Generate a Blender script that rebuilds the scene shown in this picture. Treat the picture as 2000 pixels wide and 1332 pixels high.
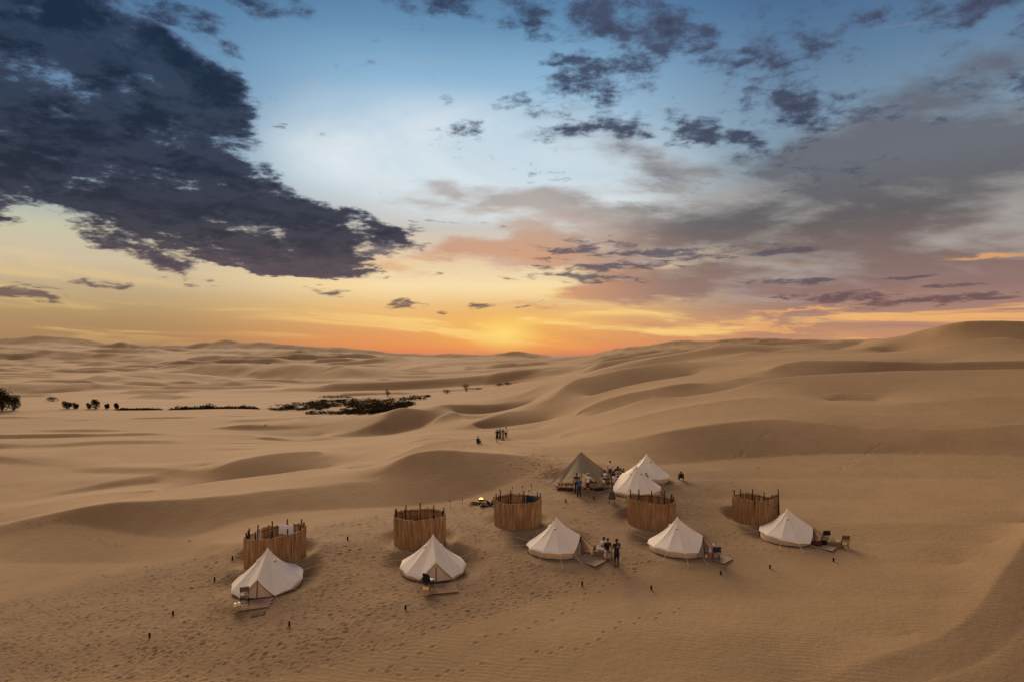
import bpy, bmesh, math, random
import numpy as np
from mathutils import Vector, Matrix
random.seed(7)
rng = np.random.RandomState(11)
scene = bpy.context.scene
for o in list(bpy.data.objects):
    bpy.data.objects.remove(o)

# ------------------------------------------------------------------ camera
F = 1333.3            # focal length in photo pixels (24 mm on a 36 mm sensor, 2000 px wide)
V0 = 694.0            # photo row of eye level
CZ = 14.0             # height of the camera above the camp datum
cam_d = bpy.data.cameras.new('camera')
cam_d.sensor_width = 36.0
cam_d.lens = 24.0
cam_d.shift_y = (V0 - 666.0) / 2000.0
cam_d.clip_start = 0.5
cam_d.clip_end = 120000
cam = bpy.data.objects.new('camera', cam_d)
cam.location = (0, 0, CZ)
cam.rotation_euler = (math.radians(90), 0, 0)
scene.collection.objects.link(cam)
scene.camera = cam

# ------------------------------------------------------------------ colour management
scene.view_settings.view_transform = 'Standard'
scene.view_settings.look = 'None'
scene.view_settings.exposure = 0.0
scene.view_settings.gamma = 1.0
scene.cycles.max_bounces = 6
scene.cycles.use_denoising = True

def lin(c):
    r = []
    for v in c:
        v = v / 255.0
        r.append(v / 12.92 if v <= 0.04045 else ((v + 0.055) / 1.055) ** 2.4)
    return (r[0], r[1], r[2], 1.0)

class NT:
    """tiny helper for building node graphs"""
    def __init__(s, tree):
        s.t = tree
    def new(s, kind, **kw):
        n = s.t.nodes.new(kind)
        for k, v in kw.items():
            setattr(n, k, v)
        return n
    def put(s, sock, v):
        if v is None:
            return
        if isinstance(v, (int, float)):
            sock.default_value = v
        elif isinstance(v, tuple):
            sock.default_value = v
        else:
            s.t.links.new(v, sock)
    def m(s, op, a, b=None, c=None, clamp=False):
        n = s.new('ShaderNodeMath', operation=op, use_clamp=clamp)
        s.put(n.inputs[0], a)
        s.put(n.inputs[1], b)
        s.put(n.inputs[2], c)
        return n.outputs[0]
    def comb(s, x, y, z=0.0):
        n = s.new('ShaderNodeCombineXYZ')
        s.put(n.inputs[0], x); s.put(n.inputs[1], y); s.put(n.inputs[2], z)
        return n.outputs[0]
    def sep(s, v):
        n = s.new('ShaderNodeSeparateXYZ')
        s.put(n.inputs[0], v)
        return n.outputs
    def vm(s, op, a, b=None, scale=None):
        n = s.new('ShaderNodeVectorMath', operation=op)
        s.put(n.inputs[0], a)
        if b is not None: s.put(n.inputs[1], b)
        if scale is not None: s.put(n.inputs['Scale'], scale)
        return n.outputs['Value'] if op in ('LENGTH', 'DOT_PRODUCT', 'DISTANCE') else n.outputs[0]
    def noise(s, vec, scale, detail=4, rough=0.5, dist=0.0, lac=2.0):
        n = s.new('ShaderNodeTexNoise')
        s.put(n.inputs['Vector'], vec)
        n.inputs['Scale'].default_value = scale
        n.inputs['Detail'].default_value = detail
        n.inputs['Roughness'].default_value = rough
        n.inputs['Lacunarity'].default_value = lac
        n.inputs['Distortion'].default_value = dist
        return n.outputs[0]
    def smooth(s, v, a, b, lo=0.0, hi=1.0):
        n = s.new('ShaderNodeMapRange', interpolation_type='SMOOTHSTEP', clamp=False)
        s.put(n.inputs[0], v)
        s.put(n.inputs[1], a); s.put(n.inputs[2], b); s.put(n.inputs[3], lo); s.put(n.inputs[4], hi)
        return n.outputs[0]
    def ramp(s, fac, pts, interp='LINEAR'):
        n = s.new('ShaderNodeValToRGB')
        cr = n.color_ramp
        cr.interpolation = interp
        cr.elements[0].position = pts[0][0]; cr.elements[0].color = pts[0][1]
        cr.elements[1].position = pts[-1][0]; cr.elements[1].color = pts[-1][1]
        for p, c in pts[1:-1]:
            e = cr.elements.new(p); e.color = c
        s.put(n.inputs[0], fac)
        return n.outputs[0]
    def mix(s, f, a, b, mode='MIX'):
        n = s.new('ShaderNodeMix', data_type='RGBA', blend_type=mode)
        s.put(n.inputs[0], f)
        s.put(n.inputs[6], a); s.put(n.inputs[7], b)
        return n.outputs[2]

# ------------------------------------------------------------------ world: dusk sky with clouds, laid out by direction
world = bpy.data.worlds.new('World')
scene.world = world
world.use_nodes = True
W = NT(world.node_tree)
world.node_tree.nodes.clear()
dirv = W.new('ShaderNodeTexCoord').outputs['Generated']
dx, dy, dz = W.sep(W.vm('NORMALIZE', dirv))
hyp = W.m('MAXIMUM', W.m('SQRT', W.m('ADD', W.m('MULTIPLY', dx, dx), W.m('MULTIPLY', dy, dy))), 0.02)
az = W.m('ARCTAN2', dx, dy)
te = W.m('DIVIDE', dz, hyp)                       # tangent of the elevation
zc = W.m('ADD', W.m('MAXIMUM', dz, 0.0), 0.19)
q = W.comb(W.m('DIVIDE', dx, zc), W.m('DIVIDE', dy, zc), 0.0)   # position on a flat cloud deck

def ang(u, v):
    a = math.atan((u - 1000.0) / F)
    return a, (V0 - v) / F * math.cos(a)

# irregular edges: the cloud banks' outlines are warped by noise
nwa = W.noise(q, 2.0, 7, 0.6); nwb = W.noise(W.vm('ADD', q, (7.3, 2.1, 4.0)), 2.0, 7, 0.6)
nwv = W.comb(W.m('SUBTRACT', nwa, 0.5), W.m('SUBTRACT', nwb, 0.5), 0.0)
warp = W.vm('SCALE', nwv, scale=0.16)
pw = W.vm('ADD', W.comb(az, te, 1.0), W.vm('MULTIPLY', warp, (1.0, 0.55, 0.0)))
pn = W.comb(az, te, 1.0)

def blobs(lst, src):
    acc = None
    for (u, v, ru, rv, rot, w) in lst:
        a, t = ang(u, v)
        ca = math.cos(a)
        c, sn = math.cos(math.radians(rot)), math.sin(math.radians(rot))
        rx, ry = ru / F * ca * ca, rv / F * ca
        # src carries (azimuth, tan elevation, 1), so one dot product turns, shifts and scales
        X = W.vm('DOT_PRODUCT', src, (c / rx, -sn / rx, (-a * c + t * sn) / rx))
        Y = W.vm('DOT_PRODUCT', src, (sn / ry, c / ry, (-a * sn - t * c) / ry))
        d = W.m('MULTIPLY_ADD', W.m('SQRT', W.m('MULTIPLY_ADD', X, X, W.m('MULTIPLY', Y, Y))), -w, w)
        acc = d if acc is None else W.m('MAXIMUM', acc, d)
    return acc

def tt(v, u=1000):
    return max(0.0, min(1.0, ang(u, v)[1]))

# clear-sky gradients (position = tangent of elevation)
sky_mid = W.ramp(te, [(0.0, lin((200, 126, 100))), (tt(688), lin((226, 134, 88))), (tt(672), lin((232, 148, 88))), (tt(650), lin((228, 160, 98))),
                      (tt(605), lin((238, 190, 122))), (tt(560), lin((248, 222, 172))), (tt(500), lin((226, 200, 168))),
                      (tt(440), lin((200, 196, 190))), (tt(350), lin((193, 213, 225))), (tt(250), lin((172, 201, 222))),
                      (tt(150), lin((140, 180, 210))), (tt(60), lin((104, 146, 182))), (0.55, lin((78, 118, 156))), (1.0, lin((48, 84, 132)))])
sky_left = W.ramp(te, [(0.0, lin((168, 126, 88))), (tt(655, 100), lin((170, 132, 92))), (tt(610, 100), lin((178, 146, 102))),
                       (tt(560, 100), lin((194, 170, 132))), (tt(500, 100), lin((208, 190, 160))), (tt(440, 100), lin((200, 196, 168))),
                       (tt(380, 100), lin((160, 176, 182))), (tt(250, 100), lin((118, 150, 176))), (tt(100, 100), lin((96, 136, 172))),
                       (0.55, lin((66, 106, 146))), (1.0, lin((44, 76, 118)))])
sky_right = W.ramp(te, [(0.0, lin((196, 136, 106))), (tt(650, 1800), lin((196, 142, 108))), (tt(610, 1800), lin((170, 130, 114))),
                        (tt(560, 1800), lin((148, 120, 112))), (tt(500, 1800), lin((138, 120, 112))), (tt(420, 1800), lin((116, 118, 120))),
                        (tt(330, 1800), lin((126, 144, 156))), (tt(200, 1800), lin((122, 148, 170))), (tt(60, 1800), lin((94, 126, 158))),
                        (0.55, lin((52, 88, 134))), (1.0, lin((40, 66, 110)))])
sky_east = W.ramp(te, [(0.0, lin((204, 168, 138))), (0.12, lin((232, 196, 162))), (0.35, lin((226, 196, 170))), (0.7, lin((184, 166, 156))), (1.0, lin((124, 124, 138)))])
f_left = W.smooth(az, ang(800, 600)[0], ang(200, 600)[0])
f_right = W.smooth(az, ang(1050, 600)[0], ang(1600, 600)[0])
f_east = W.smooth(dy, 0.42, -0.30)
base = W.mix(f_left, sky_mid, sky_left)
base = W.mix(f_right, base, sky_right)
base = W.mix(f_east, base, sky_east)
# glow where the sun has just gone down
gl = W.m('MAXIMUM', blobs([(992, 644, 280, 72, 0, 1.0)], pn), 0.0)
gl = W.m('POWER', gl, 1.7)
base = W.mix(W.m('MULTIPLY', gl, 0.85), base, lin((253, 190, 84)))
gl2 = W.m('POWER', W.m('MAXIMUM', blobs([(985, 652, 90, 42, 0, 1.0)], pn), 0.0), 1.3)
base = W.mix(W.m('MULTIPLY', gl2, 0.9), base, lin((255, 222, 124)))
# pale high cirrus in the middle of the sky
ci = W.noise(W.vm('MULTIPLY', q, (0.7, 1.0, 1.0)), 0.9, 7, 0.62, 0.8)
cim = W.m('MAXIMUM', blobs([(980, 330, 520, 170, 8, 1.0), (700, 300, 260, 120, 0, 0.7), (1150, 380, 350, 80, 12, 1.0)], pn), 0.0)
cif = W.m('MULTIPLY', W.smooth(ci, 0.36, 0.64), W.smooth(cim, 0.0, 0.6))
base = W.mix(W.m('MULTIPLY', cif, 0.9), base, lin((226, 234, 238)))
# thin warm streaks low in the sky
sv = W.comb(W.m('MULTIPLY', az, 3.2), W.m('MULTIPLY', W.m('ADD', te, W.m('MULTIPLY', az, 0.04)), 34.0), 3.7)
st = W.noise(sv, 1.0, 7, 0.6, 0.7)
low = W.m('MULTIPLY', W.smooth(te, 0.165, 0.07), W.smooth(te, 0.004, 0.035))
lowr = W.m('MULTIPLY', low, W.smooth(az, -0.45, 0.12, 0.35, 1.0))
streak_hi = W.m('MULTIPLY', W.smooth(st, 0.50, 0.64), lowr)
streak_lo = W.m('MULTIPLY', W.smooth(st, 0.50, 0.34), W.m('MULTIPLY', low, W.smooth(az, -0.02, 0.22, 0.1, 1.0)))
streak_hi = W.m('MULTIPLY', streak_hi, W.smooth(dy, 0.0, 0.4))
base = W.mix(W.m('MULTIPLY', streak_hi, 0.9), base, W.mix(W.smooth(az, 0.05, 0.6), lin((255, 216, 132)), lin((240, 178, 112))))
base = W.mix(W.m('MULTIPLY', streak_lo, 0.62), base, lin((158, 122, 114)))
# grey-brown veil of cloud on the right
vn = W.noise(W.vm('MULTIPLY', q, (0.85, 1.1, 1.0)), 1.5, 9, 0.58, 0.15)
vmask = blobs([(1800, 430, 720, 150, 4, 1.5), (1450, 400, 400, 100, 6, 1.2), (1230, 440, 480, 66, 8, 1.2), (1120, 500, 380, 56, 0, 1.3), (1980, 330, 380, 170, 0, 1.2),
               (1450, 545, 560, 70, 0, 1.1), (1350, 330, 360, 70, 20, 0.8), (1020, 440, 220, 60, 20, 0.9), (1650, 290, 360, 90, -20, 0.7)], pw)
vden = W.smooth(W.m('ADD', vmask, W.m('MULTIPLY', W.m('SUBTRACT', vn, 0.5), 3.6)), 0.05, 0.66)
vcol_a = W.ramp(te, [(0.0, lin((186, 134, 112))), (tt(560, 1500), lin((142, 114, 108))), (tt(500, 1400), lin((124, 106, 102))), (tt(430, 1500), lin((98, 92, 94))), (tt(330, 1500), lin((104, 106, 114))), (0.5, lin((86, 98, 118)))])
vcol_b = W.ramp(te, [(0.0, lin((222, 150, 106))), (tt(520, 1100), lin((212, 154, 118))), (tt(460, 1100), lin((198, 158, 134))), (tt(400, 1100), lin((176, 166, 160))), (0.5, lin((110, 120, 140)))])
vcol = W.mix(W.smooth(az, ang(1380, 0)[0], ang(1020, 0)[0]), vcol_a, vcol_b)
vcol = W.mix(W.smooth(vn, 0.56, 0.36, 0.0, 0.5), vcol, lin((204, 200, 194)))
base = W.mix(W.m('MULTIPLY', vden, 0.92), base, vcol)
# right-hand glow band behind the veil
rb = W.m('MAXIMUM', blobs([(1930, 508, 190, 16, 2, 1.0), (1560, 600, 140, 10, 0, 0.9), (1500, 632, 240, 9, 0, 0.8)], pw), 0.0)
base = W.mix(W.m('MULTIPLY', W.smooth(W.m('ADD', rb, W.m('MULTIPLY', W.m('SUBTRACT', st, 0.5), 1.2)), 0.12, 0.7), 0.75), base, lin((232, 170, 108)))

# the dark cloud bank and its outliers
n1 = W.noise(q, 3.6, 10, 0.60, 0.1)
n2 = W.noise(q, 14.0, 8, 0.66, 0.0)
dark = [(60, 60, 380, 140, 0, 1.9), (350, 22, 150, 42, 5, 1.3), (200, 160, 270, 100, 18, 1.9), (400, 190, 125, 95, 30, 1.6), (440, 250, 95, 80, 30, 1.5),
        (60, 300, 300, 100, 0, 2.0), (320, 350, 260, 120, 14, 2.0), (480, 420, 290, 82, 14, 2.4), (660, 440, 170, 42, 14, 1.5),
        (530, 490, 210, 50, 2, 1.7), (210, 430, 260, 62, 24, 1.5), (-200, 200, 420, 240, 0, 2.0),
        (535, 6, 95, 44, 10, 0.95), (458, 92, 60, 40, 20, 0.55),
        (950, 22, 200, 46, 6, 0.85), (1075, 62, 90, 32, 5, 0.8), (1230, 30, 150, 58, 8, 1.1), (1320, 70, 110, 40, 5, 0.95), (1095, 107, 70, 20, 0, 0.7),
        (1250, 228, 115, 46, -8, 1.05), (1345, 256, 90, 36, -10, 0.85), (1430, 268, 100, 20, 10, 0.62), (1560, 200, 100, 30, 18, 0.62), (1600, 245, 90, 26, 25, 0.55), (1450, 128, 70, 22, -15, 0.45),
        (1840, 110, 100, 26, -15, 0.42), (1900, 20, 150, 40, -10, 0.36), (1480, 150, 560, 150, 8, 0.24), (1150, 165, 180, 80, 0, 0.34), (1520, 10, 240, 34, -8, 0.40), (1130, 245, 80, 34, -20, 0.5)]
flat = [(1130, 490, 90, 13, 0, 0.95), (1190, 520, 190, 13, 0, 0.95), (1330, 505, 150, 13, -2, 1.0), (1150, 545, 110, 13, 4, 1.0), (1540, 490, 110, 9, -2, 1.0), (1250, 495, 220, 30, 0, 0.55),
        (1580, 548, 130, 9, -1, 1.0), (1640, 580, 170, 12, 0, 1.05), (1860, 584, 240, 12, -2, 1.0), (1850, 558, 90, 6, -2, 0.9), (1760, 543, 100, 5, 0, 0.9),
        (640, 571, 48, 14, 8, 1.0), (783, 594, 52, 15, 3, 1.1), (935, 600, 50, 9, -4, 1.05), (865, 611, 24, 6, 0, 0.9), (1025, 598, 30, 7, -12, 0.8),
        (30, 572, 120, 20, 0, 1.0), (115, 580, 60, 8, 0, 1.0), (205, 558, 80, 12, 4, 1.0), (60, 590, 80, 8, 0, 0.9), (880, 532, 40, 6, 0, 0.7), (770, 541, 30, 4, 0, 0.6),
        (815, 449, 50, 8, 2, 0.95), (740, 490, 52, 18, -14, 0.85), (670, 520, 36, 10, -10, 0.8), (880, 436, 90, 5, 3, 0.75), (545, 245, 32, 8, 0, 0.7), (1020, 545, 60, 5, 0, 0.6)]
cov1 = blobs(dark, pw)
solid = W.m('MINIMUM', W.m('MAXIMUM', blobs([(420, 425, 380, 96, 14, 1.9), (150, 70, 320, 110, 12, 0.9), (380, 190, 150, 120, 35, 0.9), (60, 345, 340, 84, 6, 1.5), (90, 200, 300, 110, 0, 0.8), (330, 340, 200, 90, 10, 1.2), (480, 440, 230, 60, 12, 1.4), (-200, 260, 380, 220, 0, 1.4)], pw), 0.0), 0.33)
fn = W.noise(W.comb(W.m('MULTIPLY', az, 26.0), W.m('MULTIPLY', te, 105.0), 1.3), 1.0, 6, 0.62, 0.4)
pf = W.vm('ADD', pn, W.vm('SCALE', W.vm('MULTIPLY', nwv, (1.0, 0.25, 0.0)), scale=0.03))
cov2 = blobs(flat, pf)
mixn = W.m('ADD', W.m('MULTIPLY', n1, 0.60), W.m('MULTIPLY', n2, 0.40))
den1 = W.m('ADD', W.m('ADD', W.m('MINIMUM', cov1, 0.42), solid), W.m('MULTIPLY', W.m('SUBTRACT', mixn, 0.5), 3.7))
den2 = W.m('ADD', W.m('MINIMUM', cov2, 0.6), W.m('MULTIPLY', W.m('SUBTRACT', fn, 0.5), 3.4))
d1 = W.smooth(den1, 0.06, 0.52)
d2 = W.m('MULTIPLY', W.smooth(den2, 0.16, 0.80), 0.86)
core1 = W.smooth(den1, 0.16, 0.80)
dark_c = W.ramp(te, [(0.0, lin((110, 82, 84))), (tt(560), lin((84, 72, 84))), (tt(480), lin((42, 44, 60))), (tt(380), lin((32, 38, 54))), (tt(200), lin((26, 38, 58))), (0.6, lin((34, 48, 74)))])
edge_c = W.ramp(te, [(0.0, lin((150, 108, 96))), (tt(520), lin((104, 92, 98))), (tt(440), lin((80, 80, 98))), (tt(250), lin((84, 98, 124))), (0.6, lin((80, 104, 140)))])
inner = W.smooth(W.noise(q, 6.5, 9, 0.64, 0.0), 0.42, 0.60, 0.0, 0.95)
dark_c = W.mix(W.smooth(az, -0.05, 0.15, 0.0, 0.45), dark_c, lin((84, 84, 104)))
ccol = W.mix(core1, edge_c, dark_c)
ccol = W.mix(inner, ccol, W.mix(0.72, edge_c, dark_c))
out = W.mix(W.m('MULTIPLY', d1, 0.97), base, ccol)
dark_f = W.ramp(te, [(0.0, lin((122, 88, 82))), (tt(600), lin((104, 80, 82))), (tt(550), lin((88, 80, 92))), (tt(480), lin((92, 86, 98))), (0.5, lin((70, 84, 108)))])
out = W.mix(d2, out, dark_f)
# light bounced by the land below the horizon
out = W.mix(W.smooth(dz, 0.0, -0.02), out, lin((118, 92, 70)))
bg = W.new('ShaderNodeBackground')
W.put(bg.inputs[0], out)
bg.inputs[1].default_value = 1.0
wo = W.new('ShaderNodeOutputWorld')
W.t.links.new(bg.outputs[0], wo.inputs[0])
world.cycles.sampling_method = 'MANUAL'
world.cycles.sample_map_resolution = 1024

# afterglow: the broad soft light of the bright western sky
sun_d = bpy.data.lights.new('sun', 'SUN')
sun_d.energy = 5.0
sun_d.angle = math.radians(38)
sun_d.color = (1.0, 0.76, 0.52)
sun = bpy.data.objects.new('sun', sun_d)
sa, se = math.radians(-22), math.radians(26)          # azimuth left of the view axis, elevation
sdir = Vector((math.sin(sa) * math.cos(se), math.cos(sa) * math.cos(se), math.sin(se)))
sun.rotation_euler = sdir.to_track_quat('Z', 'Y').to_euler()
sun.location = (0, 0, 60)
scene.collection.objects.link(sun)

# ------------------------------------------------------------------ terrain: crest, foot and plain lines (photo column, photo row, distance in metres)
H = 'h'
LINES = [
 # camp plain and foreground
 [(-700,1900,22),(0,1820,20),(1000,1760,19),(2000,1900,22),(2700,2000,28)],
 [(-500,1332,38),(0,1332,34.5),(250,1332,32.8),(500,1332,31.5),(1000,1332,31),(1400,1332,31.2),(1560,1332,31.6)],
 [(-500,1240,43),(0,1240,39.5),(250,1240,37.2),(500,1240,35.3),(1000,1240,34.8),(1500,1240,35.2),(1780,1240,35.4)],
 [(-500,1168,50),(0,1168,45),(250,1168,42.3),(500,1168,39.3),(1000,1168,39),(1500,1168,39.8),(1850,1168,39.5)],
 [(-500,1105,57),(0,1100,52),(250,1100,48.5),(400,1100,45.3),(500,1100,43.5),(800,1100,43.2),(1250,1100,43.4),(1500,1100,44.8),(1880,1100,44.5)],
 [(420,1060,48.6),(500,1060,46.6),(800,1060,45.9),(1000,1060,46),(1250,1060,46.5),(1500,1060,48.3),(1940,1060,47.5)],
 [(560,1020,52.2),(650,1020,51.2),(800,1020,50.5),(1000,1020,50),(1250,1020,50.3),(1500,1020,52),(1900,1020,51.5),(2300,1020,53)],
 [(900,978,57.0),(1000,975,56),(1130,975,55),(1250,975,54.5),(1500,975,58),(2000,975,57.5),(2400,975,59)],
 [(1080,936,62.5),(1250,938,59.3),(1500,935,64.5),(1700,935,65),(2000,935,64.5),(2400,935,65)],
 # brink at the lower right and the slope below it
 [(1560,1334,31.5),(1650,1302,32.4),(1720,1278,33.3),(1825,1243,35.1),(1877,1215,36.4),(1912,1180,38.3),(1947,1127,41.4),(1982,1082,44.5),(2010,1045,47.5),(2080,980,54),(2300,930,60)],
 # slip face of the first dune: foot, crest
 [(-500,1085,64),(-200,1068,60.5),(0,1050,57.5),(120,1024,57.4),(180,1030,56.4),(240,1042,54.5),(300,1051,52.6),(345,1052,51.6),(390,1044,51.8),(450,1024,53.0),(510,1009,54.2),(600,998,55.4),(700,993,56),(800,988,57),(900,976,58.6),(950,962,60.0),(1020,934,62.3),(1080,914,64.5),(1150,909,66)],
 [(-500,1072,67),(-200,1048,63),(0,1024,60.0),(105,1001,59.3),(210,982,58.5),(300,977,57.4),(385,972,57.0),(560,954,59.3),(650,946,60.8),(700,940,61.6),(730,934,62.6),(760,911,64.2),(800,887,65.6),(850,878,66.4),(920,881,67.0),(1000,887,67.6),(1060,893,68.8),(1120,892,70),(1180,890,70.5)],
 # far edge of its lit top, the dip behind it
 [(-500,1066,68.5),(-200,1044,64.5),(0,1020,61.2),(105,998,60.8),(210,980,61.0),(300,960,63.2),(385,945,65.5),(470,933,68),(560,923,70.5),(616,915,72.5),(680,912,75)],
 [(-300,1062,69),(0,1026,66.5),(105,1006,67),(210,990,68),(300,985,70),(385,992,74),(440,1000,79),(500,1000,82),(560,985,83),(616,950,83)],
 [(0,1000,71.5),(105,980,74.5),(210,962,79),(300,956,80)],
 [(400,925,90),(450,905,91.5),(500,893,93),(560,884,94),(620,880,94)],
 # second low crest on the left plain
 [(-500,1010,75),(0,985,76.5),(60,977,78.5),(150,962,83),(240,950,86.5),(300,944,88)],
 [(-500,1000,78.5),(-200,990,78.5),(0,979,78.5),(120,958,83.2),(240,935,88.5),(330,921,92),(400,914,95)],
 [(640,890,92),(690,884,94)],
 [(600,876,104),(680,872,104)],
 # middle ground left of the saddle
 [(-500,905,103),(0,900,104),(200,888,109),(350,878,113),(480,872,115)],
 [(-500,850,140),(0,850,137),(200,842,142),(300,836,147)],
 [(640,905,78.5),(690,903,80),(740,903,81)],
 [(650,911,76),(690,916,74),(725,917,73.5)],
 [(760,895,78),(850,862,85),(950,858,88),(1050,868,84)],
 [(700,880,98),(780,867,96),(850,858,95)],
 [(828,862,92.5),(850,864,92),(872,862,92)], [(822,855,97.5),(848,852,98),(880,853,97)],
 [(930,866,99),(980,858,102),(1050,858,100),(1100,860,92)],
 [(640,868,116),(760,858,112),(860,846,113),(950,842,118),(1040,840,116)],
 [(600,866,122),(500,864,124)],
 # thin dark step on the plain
 [(290,850,132.5),(420,848,133),(520,853,131.5),(560,860,129.5),(625,860,129.5)],
 [(290,849,134),(360,846.5,136.5),(430,845.5,138),(520,850,136.5),(560,853,135),(625,852,136)],
 # plain's far edge and the valley floor behind it
 [(-500,812,172),(-200,812,174),(0,809.5,178),(120,804,186),(320,800,194),(520,800.5,192),(600,808,182),(650,812,182)],
 [(-500,830,195),(0,826,196),(320,816,212),(520,815,212),(600,815,200)],
 [(-500,806,215),(0,802,222),(320,798,236),(520,799,230),(620,806,212),(720,812,198),(790,806,192)],
 [(-500,788,285),(0,790,270),(320,788,278),(520,787,280),(700,788,272),(790,783,280)],
 [(-500,770,380),(0,772,370),(320,774,372),(520,774,365),(700,772,360),(900,767,360),(1000,762,360)],
 [(-500,745,600),(0,745,600),(400,748,600),(800,742,620),(1000,735,560),(1100,724,520)],
 [(-500,715,1000),(0,716,1000),(300,722,1000),(600,722,1000),(800,716,1000),(1000,712,900),(1100,712,850)],
 [(-500,687,1600),(0,688,1600),(80,686,1600),(200,690,1600),(300,700,1500),(500,692,1600),(650,690,1700),(770,696,1500),(900,699,1300),(1000,696,1350),(1060,702,1250),(1130,703,1200)],
 [(-500,705,1520),(0,703,1520),(150,704,1520),(280,712,1420)],
 [(-500,686,1700),(0,689,1700),(150,690,1700),(260,692,1700)],
 # skyline
 [(-500,668,2400),(-100,662,2400),(0,661,2400),(40,660,2400),(70,656,2400),(110,657,2400),(150,660,2400),(190,667,2400),(215,671,2400),(235,667,2300),(260,671,2400),(300,673,2400),(340,674,2400),(380,671,2350),(395,668,2300),(415,669,2300),(440,662.5,2300),(480,669,2300),(500,667.5,2300),(535,670,2300),(600,676.5,2200),(625,679,2200),(660,677,2200),(700,681,2100),(770,688.5,2000),(840,692,1900),(870,690.5,1900),(950,692,1800),(980,688.5,1700),(1005,684.5,1700),(1040,690,1700),(1075,696,1600),(1100,699.5,1500),(1130,700,1500)],
 # far dunes on the right
 [(1130,699,1400),(1160,690.5,1250),(1200,681,1150),(1230,678,1100),(1260,675,1080),(1300,668,1050),(1340,664,1030),(1370,665.5,1020),(1400,664,1000),(1460,660.5,980),(1500,661,960),(1560,664.5,940),(1595,664,920),(1610,667,920),(1650,665,900),(1700,665,880)],
 [(1120,728,330),(1180,714,380),(1250,703,420),(1330,694,460),(1400,683,500),(1460,674,520),(1560,671,600)],
 [(1150,704,760),(1200,697,740),(1280,688,720),(1350,682,700),(1420,674,680),(1480,668,680)],
 [(1190,716,330),(1230,709,345),(1280,705,350)], [(1190,713,345),(1230,705.5,360),(1290,701,365)],
 [(1340,697,330),(1300,700,322),(1380,700,318)], [(1330,690,350),(1370,686,355)],
 # slip face D and its ridge
 [(1405,708,222),(1437,698,232),(1465,686,246),(1500,693,262),(1562,691,268),(1605,691,270),(1637,683,290),(1680,672,320)],
 [(1400,690,270),(1412,676,288),(1450,675,292),(1500,674.5,296),(1550,671.5,300),(1625,667,315),(1670,665,335),(1700,663,350)],
 # the big dune on the skyline
 [(1700,661.5,330),(1735,660,290),(1762,655.5,268),(1800,645,255),(1850,633.5,246),(1880,628.5,243),(1940,626.5,240),(2000,628,238),(2150,634,235),(2500,650,230)],
 [(1700,676,252),(1740,690,246),(1800,690,233),(1850,681,227),(1900,672,225),(1940,668,223),(2000,674,219),(2150,690,216),(2500,700,212)],
 [(1620,694,200),(1680,692,190),(1750,692.5,180),(1800,687.5,182),(1850,676,186),(1900,664.5,190),(1940,659,192),(1975,660,190),(2000,666,186),(2080,680,180),(2500,700,175)],
 [(1780,712,152),(1850,706,155),(1900,697,160),(1950,690,164),(2000,692,162),(2200,700,158),(2500,708,155)],
 # crest B (near the camp's big hump) and its foot
 [(1130,802,124),(1175,781,126),(1225,767,126.5),(1275,757,126.5),(1312,749.5,126.5),(1337,746.5,127),(1400,746,128),(1425,741,129),(1450,736,130),(1487,731,132),(1500,723,134),(1525,712,137),(1550,706.5,139.5),(1625,704,142),(1737,705,144),(1800,707,146),(1900,706,146),(2000,704,146),(2500,704,146)],
 [(1162,818,117.5),(1200,806,118),(1237,795,118.5),(1270,787,118.5),(1325,785,118),(1387,777,118.5),(1425,770,119.5),(1500,752,122),(1550,746,124.5),(1650,742,131),(1750,740,137),(1875,739,138),(2000,738,138),(2500,740,138)],
 # strip behind B, slip face C
 [(1160,772,140),(1205,757,144),(1250,747,148),(1300,739,151),(1350,731,155),(1385,723,160),(1450,712,166),(1520,700,172),(1600,697,175)],
 [(1160,774,146),(1205,764,150),(1250,755,154),(1300,745,157),(1350,736,161)],
 [(900,839,122.5),(930,824,127),(960,811,133),(990,803,137.5),(1020,800,139.5),(1050,793,141),(1068,781,143.5),(1086,769,147),(1098,758,150.5),(1107,750,153),(1125,739.5,157),(1162,732,160),(1212,720,164.5),(1250,714,168),(1290,709,172),(1340,705,180),(1400,704,190)],
 # near big hump N: foot, face, shoulder, far edge A
 [(1100,906,66),(1200,905,66.5),(1300,908,68),(1400,900,71),(1500,893,73),(1620,888,74),(1750,886,74),(2000,892,72),(2500,892,72)],
 [(1150,868,76.0),(1250,853,76.8),(1300,842,77.6),(1400,827,80.0),(1500,818,82.6),(1600,826,82.0),(1700,834,81.2),(1800,836,80.6),(2000,828,80.6),(2500,828,81)],
 [(1100,846,97),(1200,823,95),(1300,800,95.5),(1400,783,97),(1500,775,98.5),(1600,785,95.5),(1700,790,93.5),(1800,785,93.5),(2000,772,95.5),(2500,772,95)],
 [(1612,783,97.5),(1650,781,98.2),(1700,782,98),(1722,784,97.3)],
 [(1625,784,99.8),(1660,784,100.2),(1710,784,99.8)],
 [(1600,770,103),(1660,767,104),(1730,769,103)],
 [(900,840,121),(960,836,124),(1000,831,125),(1037,826,123.5),(1075,821,121),(1112,815.5,118),(1162,809,114.5),(1200,797,112),(1237,785,110.5),(1270,777,109.5),(1325,775,108.5),(1387,767,110),(1425,759,111.5),(1500,740,113.5),(1550,735,115),(1650,729,117.5),(1750,725,119),(1875,723.5,119.5),(2000,721.5,119.5),(2500,724,119)],
 [(930,839,126),(1000,833,130.5),(1060,825,132),(1100,815,128),(1130,812,122)],
 # slip faces H and I left of the saddle
 [(630,853,129),(690,853,130.5),(735,851,133),(765,848,136),(792,842,138),(822,836,139.5),(840,825,141),(861,812,143)],
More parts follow.
